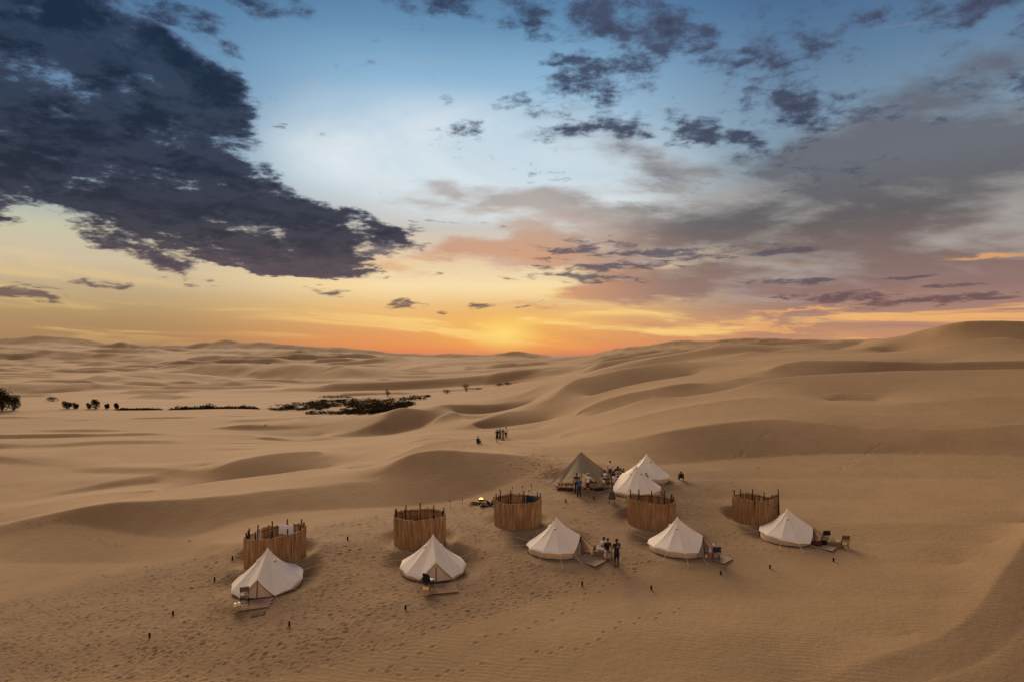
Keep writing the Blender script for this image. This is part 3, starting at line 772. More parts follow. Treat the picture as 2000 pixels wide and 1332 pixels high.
# ================================================================== helpers for things and parts
COL = scene.collection
import bisect
_ry = rowsY.tolist(); _sc = s_cols.tolist(); _ZZ = ZZ
def gh(x, y):
    """height of the finished sand at a point"""
    s = x / max(y, 23.0)
    i = min(max(bisect.bisect_right(_ry, y) - 1, 0), len(_ry) - 2); j = min(max(bisect.bisect_right(_sc, s) - 1, 0), len(_sc) - 2)
    a = (y - _ry[i]) / (_ry[i + 1] - _ry[i]); b = (s - _sc[j]) / (_sc[j + 1] - _sc[j])
    return float((_ZZ[i, j] * (1 - b) + _ZZ[i, j + 1] * b) * (1 - a) + (_ZZ[i + 1, j] * (1 - b) + _ZZ[i + 1, j + 1] * b) * a)
class MB:
    """collects geometry, then links it as one mesh object"""
    def __init__(s):
        s.v = []; s.f = []; s.mi = []
    def add(s, vs, fs, mi=0):
        b = len(s.v)
        s.v += [tuple(p) for p in vs]
        s.f += [tuple(i + b for i in f) for f in fs]
        s.mi += [mi] * len(fs)
    def box(s, c, size, rz=0.0, mi=0, taper=1.0):
        cx, cy, cz = c; x, y, z = size[0] / 2, size[1] / 2, size[2] / 2
        ca, sa_ = math.cos(rz), math.sin(rz)
        vs = []
        for k, zz in ((1.0, -z), (taper, z)):
            for a, b in ((-x, -y), (x, -y), (x, y), (-x, y)):
                a *= k; b *= k
                vs.append((cx + a * ca - b * sa_, cy + a * sa_ + b * ca, cz + zz))
        s.add(vs, [(3, 2, 1, 0), (4, 5, 6, 7), (0, 1, 5, 4), (1, 2, 6, 5), (2, 3, 7, 6), (3, 0, 4, 7)], mi)
    def bar(s, a, b, w, h=None, mi=0, w2=None):
        """square bar from a to b"""
        a = Vector(a); b = Vector(b); d = (b - a)
        if d.length < 1e-6: return
        d.normalize()
        up = Vector((0, 0, 1)) if abs(d.z) < 0.95 else Vector((1, 0, 0))
        x = d.cross(up).normalized(); y = x.cross(d)
        h = h or w; w2 = w2 or w; r = w2 / w
        vs = [a - x*w/2 - y*h/2, a + x*w/2 - y*h/2, a + x*w/2 + y*h/2, a - x*w/2 + y*h/2,
              b + (-x*w/2 - y*h/2)*r, b + (x*w/2 - y*h/2)*r, b + (x*w/2 + y*h/2)*r, b + (-x*w/2 + y*h/2)*r]
        s.add(vs, [(3, 2, 1, 0), (4, 5, 6, 7), (0, 1, 5, 4), (1, 2, 6, 5), (2, 3, 7, 6), (3, 0, 4, 7)], mi)
    def tube(s, pts, r, n=6, mi=0, cap=True):
        rs = r if isinstance(r, (list, tuple)) else [r] * len(pts)
        P = [Vector(p) for p in pts]; vs = []; fs = []
        for i, p in enumerate(P):
            d = (P[min(i + 1, len(P) - 1)] - P[max(i - 1, 0)]).normalized()
            up = Vector((0, 0, 1)) if abs(d.z) < 0.9 else Vector((1, 0, 0))
            x = d.cross(up).normalized(); y = x.cross(d)
            for k in range(n):
                a = 2 * math.pi * k / n
                vs.append(p + (x * math.cos(a) + y * math.sin(a)) * rs[i])
        for i in range(len(P) - 1):
            for k in range(n):
                fs.append((i*n + k, i*n + (k+1) % n, (i+1)*n + (k+1) % n, (i+1)*n + k))
        if cap:
            fs.append(tuple(range(n - 1, -1, -1))); fs.append(tuple((len(P)-1)*n + k for k in range(n)))
        s.add(vs, fs, mi)
    def lathe(s, prof, c=(0, 0, 0), n=16, mi=0, sx=1.0, sy=1.0):
        vs = []; fs = []
        for r, z in prof:
            for k in range(n):
                a = 2 * math.pi * k / n
                vs.append((c[0] + r * math.cos(a) * sx, c[1] + r * math.sin(a) * sy, c[2] + z))
        for i in range(len(prof) - 1):
            for k in range(n):
                fs.append((i*n + k, i*n + (k+1) % n, (i+1)*n + (k+1) % n, (i+1)*n + k))
        s.add(vs, fs, mi)
    def ball(s, c, r, n=8, m=6, mi=0, jit=0.0, rnd=None):
        """ellipsoid, r = (rx, ry, rz)"""
        vs = []; fs = []
        for i in range(m + 1):
            t = math.pi * i / m
            for k in range(n):
                a = 2 * math.pi * k / n
                j = 1.0 + (rnd.uniform(-jit, jit) if rnd else 0)
                vs.append((c[0] + r[0]*math.sin(t)*math.cos(a)*j, c[1] + r[1]*math.sin(t)*math.sin(a)*j, c[2] - r[2]*math.cos(t)*j))
        for i in range(m):
            for k in range(n):
                fs.append((i*n + k, i*n + (k+1) % n, (i+1)*n + (k+1) % n, (i+1)*n + k))
        s.add(vs, fs, mi)
    def build(s, name, mats, parent=None, smooth=False, loc=None):
        me = bpy.data.meshes.new(name)
        me.from_pydata(s.v, [], s.f)
        if not isinstance(mats, (list, tuple)): mats = [mats]
        for m in mats: me.materials.append(m)
        if len(mats) > 1:
            me.polygons.foreach_set('material_index', s.mi)
        if smooth: me.polygons.foreach_set('use_smooth', [True] * len(me.polygons))
        me.update()
        o = bpy.data.objects.new(name, me)
        COL.objects.link(o)
        if parent is not None: o.parent = parent
        if loc is not None: o.location = loc
        return o

def tag(o, label=None, cat=None, group=None, kind=None):
    if label: o['label'] = label
    if cat: o['category'] = cat
    if group: o['group'] = group
    if kind: o['kind'] = kind
    return o
def thing(name, label, cat, loc, rz=0.0, group=None):
    o = bpy.data.objects.new(name, None)
    o.empty_display_size = 0.3
    COL.objects.link(o)
    o.location = loc; o.rotation_euler = (0, 0, rz)
    return tag(o, label, cat, group)
def copy_thing(src, label, loc, rz, scale=1.0):
    r = src.copy(); COL.objects.link(r)
    r.location = loc; r.rotation_euler = (0, 0, rz); r.scale = (scale,) * 3
    r['label'] = label
    for ch in src.children:
        c = ch.copy(); COL.objects.link(c); c.parent = r
        for g in ch.children:
            d = g.copy(); COL.objects.link(d); d.parent = c
    return r
def at(u, v, lo=28.0, hi=140.0):
    x, y = locate(u, v, lo, hi)
    return (x, y, gh(x, y))

# ================================================================== materials
def simple(name, rgb, rough=0.8, var=0.15, scale=6.0, spec=0.2, stretch=None, dark=None):
    m, n = material(name)
    p = n.new('ShaderNodeTexCoord').outputs['Object']
    if stretch: p = n.vm('MULTIPLY', p, stretch)
    f = n.noise(p, scale, 4, 0.6)
    d = dark or tuple(c * (1 - var) ** 2 for c in rgb)
    b = tuple(min(1, c * (1 + var * 0.6)) for c in rgb)
    col = n.ramp(f, [(0.3, (*d, 1)), (0.7, (*b, 1))])
    bs = n.new('ShaderNodeBsdfPrincipled')
    n.put(bs.inputs['Base Color'], col)
    bs.inputs['Roughness'].default_value = rough
    bs.inputs['Specular IOR Level'].default_value = spec
    bm = n.new('ShaderNodeBump'); bm.inputs['Strength'].default_value = 0.3; bm.inputs['Distance'].default_value = 0.01
    n.put(bm.inputs['Height'], f); n.put(bs.inputs['Normal'], bm.outputs[0])
    finish(m, n, bs.outputs[0])
    return m
def canvas(name, rgb, trans=0.35, tcol=None, dust=True):
    m, n = material(name)
    p = n.new('ShaderNodeTexCoord').outputs['Object']
    f = n.noise(p, 1.7, 5, 0.6)
    weave = n.noise(p, 30.0, 2, 0.5)
    pz = n.sep(p)[2]
    col = n.mix(n.smooth(f, 0.35, 0.7, 0.0, 0.16), (*rgb, 1), (rgb[0] * 0.72, rgb[1] * 0.68, rgb[2] * 0.62, 1))
    if dust:    # sand dust clinging to the lowest canvas
        col = n.mix(n.m('MULTIPLY', n.smooth(pz, 0.5, 0.0), n.smooth(f, 0.2, 0.6, 0.2, 0.8)), col, (0.40, 0.27, 0.165, 1))
    bm = n.new('ShaderNodeBump'); bm.inputs['Strength'].default_value = 0.35; bm.inputs['Distance'].default_value = 0.03
    n.put(bm.inputs['Height'], n.m('ADD', f, n.m('MULTIPLY', weave, 0.05)))
    df = n.new('ShaderNodeBsdfDiffuse'); n.put(df.inputs[0], col); n.put(df.inputs['Normal'], bm.outputs[0])
    tr = n.new('ShaderNodeBsdfTranslucent'); n.put(tr.inputs[0], n.mix(0.0, (*(tcol or rgb), 1), (1, 1, 1, 1))); n.put(tr.inputs['Normal'], bm.outputs[0])
    mx = n.new('ShaderNodeMixShader'); mx.inputs[0].default_value = trans
    n.t.links.new(df.outputs[0], mx.inputs[1]); n.t.links.new(tr.outputs[0], mx.inputs[2])
    finish(m, n, mx.outputs[0])
    return m
M = {}
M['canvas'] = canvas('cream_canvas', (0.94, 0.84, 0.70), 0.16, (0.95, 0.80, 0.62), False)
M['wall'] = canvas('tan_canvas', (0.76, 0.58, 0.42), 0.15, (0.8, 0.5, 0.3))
M['door'] = canvas('door_canvas', (0.66, 0.52, 0.41), 0.18, (0.8, 0.5, 0.3), False)
M['netting'] = canvas('grey_netting', (0.34, 0.28, 0.24), 0.15, (0.4, 0.3, 0.2), False)
M['seam'] = simple('seam_tape', (0.74, 0.64, 0.55), 0.9)
M['trim'] = simple('brown_trim', (0.075, 0.045, 0.03), 0.9)
M['sheet'] = simple('groundsheet', (0.045, 0.045, 0.035), 0.7)
M['rope'] = simple('cream_rope', (0.72, 0.60, 0.46), 0.9)
M['peg'] = simple('peg_metal', (0.25, 0.23, 0.22), 0.5)
M['shade'] = canvas('star_shade_cloth', (0.29, 0.245, 0.185), 0.28, (0.5, 0.38, 0.22), False)
M['yellow'] = simple('yellow_tape', (0.75, 0.50, 0.03), 0.7)
M['post'] = simple('dark_post_wood', (0.060, 0.032, 0.018), 0.85, 0.3, 9, stretch=(1, 1, 0.15))
M['plank'] = simple('bleached_plank', (0.42, 0.29, 0.19), 0.85, 0.25, 7, stretch=(0.25, 2, 1))
M['plank2'] = simple('brown_plank', (0.34, 0.20, 0.12), 0.85, 0.25, 7, stretch=(0.25, 2, 1))
M['bearer'] = simple('bearer_wood', (0.12, 0.07, 0.04), 0.9)
M['chair'] = simple('dark_chair_wood', (0.050, 0.026, 0.015), 0.6, 0.3)
M['cane_seat'] = simple('woven_seat', (0.16, 0.10, 0.055), 0.8, 0.3, 30)
M['white'] = simple('white_cotton', (0.80, 0.77, 0.78), 0.9, 0.08)
M['black'] = simple('black_cloth', (0.012, 0.011, 0.012), 0.85)
M['plastic'] = simple('black_plastic', (0.012, 0.012, 0.013), 0.9, 0.1, spec=0.05)
M['gold'] = simple('brass', (0.85, 0.65, 0.25), 0.35, 0.1, spec=0.6)
M['lamp_wood'] = simple('lantern_wood', (0.55, 0.38, 0.20), 0.7)
M['cream'] = simple('cream_wax', (0.85, 0.78, 0.58), 0.6, 0.06)
M['crate'] = simple('crate_wood', (0.26, 0.15, 0.075), 0.85, 0.25, 9, stretch=(0.3, 1, 2))
M['navy'] = simple('navy_cloth', (0.02, 0.028, 0.055), 0.8)
M['orange'] = simple('orange_enamel', (0.60, 0.22, 0.02), 0.5)
M['red_rug'] = simple('dark_red_rug', (0.10, 0.022, 0.018), 0.95, 0.4, 14)
M['brown_cushion'] = simple('brown_cushion', (0.055, 0.030, 0.02), 0.9, 0.3)
M['iron'] = simple('rusted_iron', (0.05, 0.032, 0.024), 0.7, 0.3)
M['bark'] = simple('shrub_bark', (0.07, 0.05, 0.035), 0.9)
M['twig'] = simple('dry_twig', (0.13, 0.09, 0.06), 0.9)
def leafmat(name, rgb):
    m, n = material(name)
    p = n.new('ShaderNodeNewGeometry').outputs['Position']
    f = n.noise(p, 1.3, 4, 0.7)
    col = n.ramp(f, [(0.3, (rgb[0] * 0.6, rgb[1] * 0.6, rgb[2] * 0.6, 1)), (0.7, (rgb[0] * 1.5, rgb[1] * 1.4, rgb[2] * 1.3, 1))])
    df = n.new('ShaderNodeBsdfDiffuse'); n.put(df.inputs[0], col)
    finish(m, n, df.outputs[0]); return m
M['leaf'] = leafmat('dark_leaf', (0.036, 0.029, 0.017))
M['leaf_dry'] = leafmat('dry_leaf', (0.10, 0.075, 0.045))
# reeds: each cane gets its own brown from a noise squeezed sideways and stretched upward
m, n = material('reed')
p = n.new('ShaderNodeNewGeometry').outputs['Position']
f1 = n.noise(n.vm('MULTIPLY', p, (5.5, 5.5, 0.35)), 2.2, 3, 0.6)
f2 = n.noise(n.vm('MULTIPLY', p, (1.0, 1.0, 0.5)), 1.4, 3, 0.55)
f3 = n.noise(n.vm('MULTIPLY', p, (14.0, 14.0, 1.2)), 2.0, 2, 0.6)
c1 = n.ramp(f1, [(0.32, (0.15, 0.072, 0.030, 1)), (0.5, (0.34, 0.185, 0.080, 1)), (0.68, (0.52, 0.33, 0.17, 1))])
c1 = n.mix(n.smooth(f2, 0.42, 0.62, 0.0, 0.55), c1, (0.24, 0.115, 0.045, 1))
c1 = n.mix(n.smooth(f3, 0.5, 0.7, 0.0, 0.4), c1, (0.50, 0.31, 0.16, 1))
bs = n.new('ShaderNodeBsdfPrincipled'); n.put(bs.inputs['Base Color'], c1); bs.inputs['Roughness'].default_value = 0.75
finish(m, n, bs.outputs[0]); M['reed'] = m
def emit(name, rgb, st):
    m, n = material(name)
    e = n.new('ShaderNodeEmission'); e.inputs[0].default_value = (*rgb, 1); e.inputs[1].default_value = st
    finish(m, n, e.outputs[0]); return m
M['flame'] = emit('flame', (1.0, 0.42, 0.06), 2.2)
M['flame_core'] = emit('flame_core', (1.0, 0.70, 0.25), 3.5)

# ================================================================== bell tents
D2R = math.radians
def ray_sheet(apex_h, edge, n, rows, sag, shear, inner=0.02, hem=0.0):
    """cloth stretched from an apex to an edge given as (angle, radius, height) list"""
    vs = []; fs = []
    for i in range(rows + 1):
        t = inner + (1 - inner) * i / rows
        for (a, r, h) in edge:
            x = r * t * math.cos(a); y = r * t * math.sin(a)
            z = apex_h - (apex_h - h) * t - sag(a) * math.sin(math.pi * t ** 0.8)
            vs.append((x, y, z + shear(x, y) * t))
    m = len(edge)
    for i in range(rows):
        for k in range(m):
            fs.append((i*m + k, (i+1)*m + k, (i+1)*m + (k+1) % m, i*m + (k+1) % m))
    if hem:
        b = len(vs)
        for (a, r, h) in edge:
            x = r * 1.004 * math.cos(a); y = r * 1.004 * math.sin(a)
            vs.append((x, y, h - hem + shear(x, y)))
        for k in range(m):
            fs.append((rows*m + k, b + k, b + (k+1) % m, rows*m + (k+1) % m))
    return vs, fs

def bell_tent(x, y, R, door_deg, label, style, rnd, guys=True):
    z0 = gh(x, y)
    t = thing('bell_tent', label, 'tent', (x, y, z0), D2R(door_deg), 'cream bell tents of the camp')
    ca, sa_ = math.cos(D2R(door_deg)), math.sin(D2R(door_deg))
    def g(xl, yl):      # ground height in tent space
        return gh(x + xl * ca - yl * sa_, y + xl * sa_ + yl * ca) - z0
    pad = [g(R, 0), g(-R, 0), g(0, R), g(0, -R)]
    gx = (pad[0] - pad[1]) / (2 * R); gy = (pad[2] - pad[3]) / (2 * R)
    sh = lambda a, b: gx * a + gy * b
    H = 1.17 * R; wall = 0.225 * R; DA = D2R(28)
    guy_a = [D2R(28), D2R(56), D2R(87), D2R(118), D2R(149), D2R(180), D2R(211), D2R(242), D2R(273), D2R(304), D2R(332)]
    def edge_at(a):
        a = (a + math.pi) % (2 * math.pi) - math.pi
        if abs(a) < DA:
            f = 1 - abs(a) / DA
            return (R * (1.03 - 0.13 * f), wall + (0.70 * R - wall) * f ** 0.92)
        aa = a % (2 * math.pi)
        gs = sorted(guy_a)
        d = 0.5
        for g0, g1 in zip(gs[:-1], gs[1:]):
            if g0 <= aa <= g1:
                d = (aa - g0) / (g1 - g0)
        s_ = math.sin(math.pi * d) ** 1.2
        return (R * (1.035 - 0.040 * s_), wall * (1.0 + 0.07 * s_))
    N = 132
    edge = []
    for k in range(N):
        a = 2 * math.pi * k / N
        r, h = edge_at(a)
        edge.append((a, r, h))
    def sag(a):
        a = (a + math.pi) % (2 * math.pi) - math.pi
        k = abs(a) / DA
        base = 0.085 * R if k > 1 else 0.085 * R - 0.02 * R * (1 - k)
        gs = sorted(guy_a); aa = a % (2 * math.pi); d = 0.5
        for g0, g1 in zip(gs[:-1], gs[1:]):
            if g0 <= aa <= g1: d = (aa - g0) / (g1 - g0)
        return base + (0.018 * R * math.sin(math.pi * d) if k > 1 else 0.0)
    mb = MB()
    vs, fs = ray_sheet(H, edge, N, 16, sag, sh, hem=0.055)
    mb.add(vs, fs)
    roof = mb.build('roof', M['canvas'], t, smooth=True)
    # little peak cap
    mb = MB(); mb.lathe([(0.085, H - 0.115), (0.05, H - 0.04), (0.015, H + 0.035), (0.0, H + 0.04)], n=10)
    mb.build('peak_cap', M['canvas'], t, smooth=True)
    # seams along the panel joints
    for ga in guy_a:
        r, h = edge_at(ga); P = []
        for i in range(9):
            tt_ = 0.05 + 0.95 * i / 8
            px_ = r * tt_ * math.cos(ga); py_ = r * tt_ * math.sin(ga)
            P.append((px_, py_, H - (H - h) * tt_ - sag(ga) * math.sin(math.pi * tt_ ** 0.8) + sh(px_, py_) * tt_ + 0.006))
        mb = MB(); mb.tube(P, 0.007, 4); mb.build('seam', M['seam'], t)
    # wall
    mb = MB(); vs = []; fs = []
    angs = [DA + (2 * math.pi - 2 * DA) * k / 96 for k in range(97)]
    for j, f in enumerate((1.0, 0.66, 0.33, 0.0)):
        for a in angs:
            pk = 0.012 * math.sin(a * 23 + j * 1.7) * (1 - f)
            r = R * (0.965 - 0.012 * f) + pk
            xl, yl = r * math.cos(a), r * math.sin(a)
            zt = edge_at(a)[1] + sh(xl, yl) + 0.02; zb = g(xl, yl) - 0.06
            vs.append((xl, yl, zb + (zt - zb) * f))
    m = len(angs)
    for j in range(3):
        for k in range(m - 1):
            fs.append((j*m + k, (j+1)*m + k, (j+1)*m + k + 1, j*m + k + 1))
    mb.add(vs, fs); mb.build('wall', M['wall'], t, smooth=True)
    # mud flap at the foot of the wall
    mb = MB(); P = []
    for a in [2 * math.pi * k / 60 for k in range(61)]:
        r = R * 0.985; xl, yl = r * math.cos(a), r * math.sin(a)
        P.append((xl, yl, g(xl, yl) + 0.022 + 0.012 * math.sin(a * 9)))
    mb.tube(P, 0.035, 5, cap=False); mb.build('mud_flap', M['sheet'], t)
    # door: two flaps meeting under the peak
    pk = Vector((R * 0.895, 0, edge_at(0)[1] - 0.03 + sh(R * .9, 0)))
    ins = R * 0.955
    dm = M['netting'] if style == 'open' else M['door']
    for sgn in (-1, 1):
        c0 = Vector((ins, 0, g(ins, 0) - 0.03)); c1 = Vector((ins * math.cos(DA), sgn * ins * math.sin(DA), g(ins * math.cos(DA), sgn * ins * math.sin(DA)) - 0.03))
        mb = MB(); vs = []; fs = []; nu, nv = 10, 8
        for j in range(nv + 1):
            f = j / nv
            for i in range(nu + 1):
                e = i / nu
                top = pk.lerp(Vector((c1.x, c1.y, wall + sh(c1.x, c1.y))), e)
                bot = c0.lerp(c1, e)
                p_ = bot.lerp(top, f)
                fold = 0.03 * math.sin(e * 17 + sgn) * (1 - f) * (1 - abs(2 * e - 1)) 
                p_.x += fold + 0.012
                vs.append(p_)
        for j in range(nv):
            for i in range(nu):
                a = j * (nu + 1) + i
                fs.append((a, a + 1, a + nu + 2, a + nu + 1) if sgn > 0 else (a, a + nu + 1, a + nu + 2, a + 1))
        mb.add(vs, fs); mb.build('door_flap', dm, t, smooth=True)
        # dark binding along the slanting door edge
        tr = 0.022 if style == 'open' else 0.012
        e0 = Vector((R * 0.905, 0, edge_at(0)[1] + sh(R * .9, 0) - 0.01)); P = []
        for i in range(7):
            a = sgn * DA * i / 6; r, h = edge_at(a)
            P.append((r * math.cos(a) + 0.005, r * math.sin(a), h - 0.06 + sh(r, 0)))
        mb = MB(); mb.tube(P, tr, 4); mb.build('door_binding', M['trim'], t)
    mb = MB(); mb.bar((ins + 0.03, 0, g(ins, 0)), (pk.x + 0.03, 0, pk.z - 0.03), 0.045, 0.03); mb.build('zip', M['trim'], t)
    if style == 'tag':
        mb = MB(); mb.box((pk.x + 0.05, 0, pk.z - 0.16), (0.02, 0.085, 0.30)); mb.build('yellow_tab', M['yellow'], t)
    if style == 'open':
        # rolled netting under the peak and a flap pulled out on its line
        mb = MB(); mb.tube([(pk.x + 0.03, -0.10, pk.z - 0.10), (pk.x + 0.06, -0.16, pk.z - 0.38)], [0.05, 0.04], 6); mb.build('rolled_flap', M['black'], t, smooth=True)
        mb = MB(); o = Vector((R * 1.42, 0.62, g(R * 1.42, 0.62) + 0.28)); a_ = Vector((pk.x + 0.05, 0.05, pk.z)); b_ = Vector((ins * math.cos(DA) + .05, ins * math.sin(DA), wall * 0.25))
        vs = [a_, b_, o, a_.lerp(o, 0.5) + Vector((0, 0, -0.08)), b_.lerp(o, 0.5) + Vector((0, 0, -0.05))]
        mb.add(vs, [(0, 1, 4, 3), (3, 4, 2)]); mb.build('pulled_flap', M['door'], t)
        mb = MB(); mb.tube([a_, a_.lerp(o, 0.5) + Vector((0, 0, -0.07)), o], 0.018, 4); mb.build('flap_binding', M['trim'], t)
        mb = MB(); mb.tube([o, (R * 1.78, 0.9, g(R * 1.78, 0.9))], 0.008, 4); mb.build('guy_rope', M['rope'], t)
    # vents under small hoods near the peak
    for va in (D2R(75), D2R(180), D2R(-75)) if style != 'side' else (D2R(60), D2R(-60), D2R(180)):
        r, h = edge_at(va); tv = 0.24
        px_ = r * tv; pz_ = H - (H - h) * tv - sag(va) * math.sin(math.pi * tv ** 0.8)
        mb = MB(); hood = MB(); cs, sn = math.cos(va), math.sin(va)
        def P3(rr, tt2, zz): return (rr * cs - tt2 * sn, rr * sn + tt2 * cs, zz)
        vs = [P3(px_ + 0.10, -0.11, pz_ - 0.13), P3(px_ + 0.10, 0.11, pz_ - 0.13), P3(px_ + 0.075, 0.06, pz_ - 0.04), P3(px_ + 0.075, -0.06, pz_ - 0.04)]
        mb.add(vs, [(0, 1, 2, 3)])
        vt = mb.build('vent', M['trim'], t)
        top = P3(px_ - 0.05, 0, pz_ + 0.09); ring = []
        for k in range(7):
            b_ = math.pi * k / 6
            ring.append(P3(px_ + 0.10 + 0.035 * math.sin(b_), -0.15 * math.cos(b_), pz_ - 0.13 + 0.11 * math.sin(b_)))
        hood.add([top] + ring, [(0, k + 1, k + 2) for k in range(6)])
        hood.build('vent_hood', M['canvas'], t, smooth=True)
    # guy ropes and pegs
    if guys:
        for i, ga in enumerate(guy_a):
            r, h = edge_at(ga); jr = rnd.uniform(-0.12, 0.12)
            a0 = Vector((r * math.cos(ga), r * math.sin(ga), h + sh(r * math.cos(ga), r * math.sin(ga)) - 0.02))
            rr = r + 1.15 + jr; xl, yl = rr * math.cos(ga + jr * .3), rr * math.sin(ga + jr * .3)
            b0 = Vector((xl, yl, g(xl, yl) + 0.03))
            mid = a0.lerp(b0, 0.5) - Vector((0, 0, 0.015))
            mb = MB(); mb.tube([a0, mid, b0], 0.009, 4); mb.build('guy_rope', M['rope'], t)
            mb = MB(); mb.bar((xl, yl, b0.z - 0.12), (xl + 0.04 * math.cos(ga), yl + 0.04 * math.sin(ga), b0.z + 0.05), 0.02); mb.build('peg', M['peg'], t)
    return t
rnd = random.Random(5)
tent_labels = [
 'cream bell tent at far left, a chair and two lanterns before its door',
 'cream bell tent with a yellow tab above its zipped door',
 'cream bell tent beside the two men talking, its netting door facing right',
 'cream bell tent with a white towel and navy bag outside its door',
 'cream bell tent at far right with two chairs and a crate on its mat',
 'cream bell tent beside the tan star shade, half hidden by a reed screen',
 'cream bell tent farthest back, below the dune face, with people behind the next tent']
for k, ((x, y), T_) in enumerate(zip(TPOS, TENTS)):
    style = ('side', 'tag', 'open', 'open', 'open', 'plain', 'side')[k]
    bell_tent(x, y, T_[2], T_[3], tent_labels[k], style, rnd)

# ================================================================== round reed screens
def reed_screen(x, y, R, a0, a1, tail, label, rnd, hgt=1.86):
    """a0 -> a1 degrees round the ring, tail = (direction deg, length, start angle)"""
    z0 = gh(x, y)
    t = thing('reed_screen', label, 'screen', (x, y, z0), 0, 'round reed screens behind the tents')
    path_ = []
    n = int(abs(a1 - a0) / 3)
    for k in range(n + 1):
        a = D2R(a0 + (a1 - a0) * k / n)
        w = 1 + 0.02 * math.sin(3 * a + x)
        path_.append((R * w * math.cos(a), R * w * math.sin(a)))
    if tail:
        dx_, dy_ = math.cos(D2R(tail[0])), math.sin(D2R(tail[0]))
        for k in range(1, int(tail[1] / 0.12)):
            path_.append((path_[n][0] + dx_ * 0.12 * k, path_[n][1] + dy_ * 0.12 * k))
    # cumulative length
    L = [0.0]
    for p_, q_ in zip(path_[:-1], path_[1:]): L.append(L[-1] + math.hypot(q_[0]-p_[0], q_[1]-p_[1]))
    tot = L[-1]
    def pos(s_):
        xs = np.interp(s_, L, [p[0] for p in path_]); ys = np.interp(s_, L, [p[1] for p in path_])
        e = min(s_ + 0.05, tot); f = max(s_ - 0.05, 0)
        tx = np.interp(e, L, [p[0] for p in path_]) - np.interp(f, L, [p[0] for p in path_]); ty = np.interp(e, L, [p[1] for p in path_]) - np.interp(f, L, [p[1] for p in path_])
        l = math.hypot(tx, ty); return float(xs), float(ys), tx / l, ty / l
    io = -0.075 if a1 > a0 else 0.075
    nb = max(7, int(round(tot / 1.12)))
    bay = tot / nb
    for b in range(nb):
        mb = MB(); top_off = rnd.uniform(-0.04, 0.05); rad_off = rnd.uniform(-0.02, 0.02)
        m_ = int(bay / 0.040)
        for c in range(m_ + 1):
            s_ = b * bay + bay * (c + 0.5) / (m_ + 1)
            px_, py_, tx, ty = pos(s_)
            nx_, ny_ = ty, -tx
            o = rad_off + rnd.uniform(-0.014, 0.014)
            px_ += nx_ * o; py_ += ny_ * o
            gz = gh(x + px_, y + py_) - z0
            w = rnd.uniform(0.024, 0.030)
            zt = gz + hgt + top_off + rnd.gauss(0, 0.018) + 0.03 * math.sin(s_ * 2.3 + x) + (rnd.uniform(0.03, 0.12) if rnd.random() < 0.05 else 0)
            lx, ly = rnd.gauss(0, 0.014), rnd.gauss(0, 0.014)
            q_ = [(tx * w, ty * w), (nx_ * w, ny_ * w), (-tx * w, -ty * w), (-nx_ * w, -ny_ * w)]
            vs = [(px_ + a, py_ + b_, gz - 0.12) for a, b_ in q_] + [(px_ + a + lx, py_ + b_ + ly, zt) for a, b_ in q_]
            mb.add(vs, [(0, 1, 5, 4), (1, 2, 6, 5), (2, 3, 7, 6), (3, 0, 4, 7), (4, 5, 6, 7)])
        mb.build('reed_panel', M['reed'], t)
    for b in range(nb + 1):
        px_, py_, tx, ty = pos(min(tot, b * bay + rnd.uniform(-0.08, 0.08)) if 0 < b < nb else (0.03 if b == 0 else tot - 0.03))
        nx_, ny_ = ty, -tx
        px_ += nx_ * io; py_ += ny_ * io
        gz = gh(x + px_, y + py_) - z0
        mb = MB(); hh = hgt + rnd.uniform(0.26, 0.46); s_ = rnd.uniform(0.04, 0.05)
        mb.tube([(px_, py_, gz - 0.1), (px_ + rnd.gauss(0, .05), py_ + rnd.gauss(0, .05), gz + hh)], [s_ + 0.008, s_], 6)
        mb.build('post', M['post'], t)
    for hz in (hgt - 0.14, hgt * 0.5):
        P = []
        for s_ in np.linspace(0.02, tot - 0.02, 60):
            px_, py_, tx, ty = pos(s_)
            P.append((px_ + ty * io * 0.6, py_ - tx * io * 0.6, gh(x + px_, y + py_) - z0 + hz))
        mb = MB(); mb.tube(P, 0.018, 4); mb.build('rail', M['post'], t)
    return t
rnd = random.Random(8)
(sx, sy) = SPOS[0]; reed_screen(sx, sy, 1.88, 178, 545, None, 'round reed screen behind the leftmost tent, a white towel hanging inside', rnd)
(sx, sy) = SPOS[1]; reed_screen(sx, sy, 1.74, 170, -195, (-100, 0.35, 0), 'round reed screen behind the tent with the yellow tab', rnd, 1.95)
(sx, sy) = SPOS[2]; reed_screen(sx, sy, 1.70, 172, 538, None, 'round reed screen in the middle, near the small fire bowl', rnd)
(sx, sy) = SPOS[3]; reed_screen(sx, sy, 1.70, 5, 372, None, 'round reed screen overlapping the tent beside the star shade', rnd, 1.92)
(sx, sy) = SPOS[4]; reed_screen(sx, sy, 1.46, -20, -335, (8, 1.15, 0), 'round reed screen at far right with a straight end panel', rnd, 1.9)

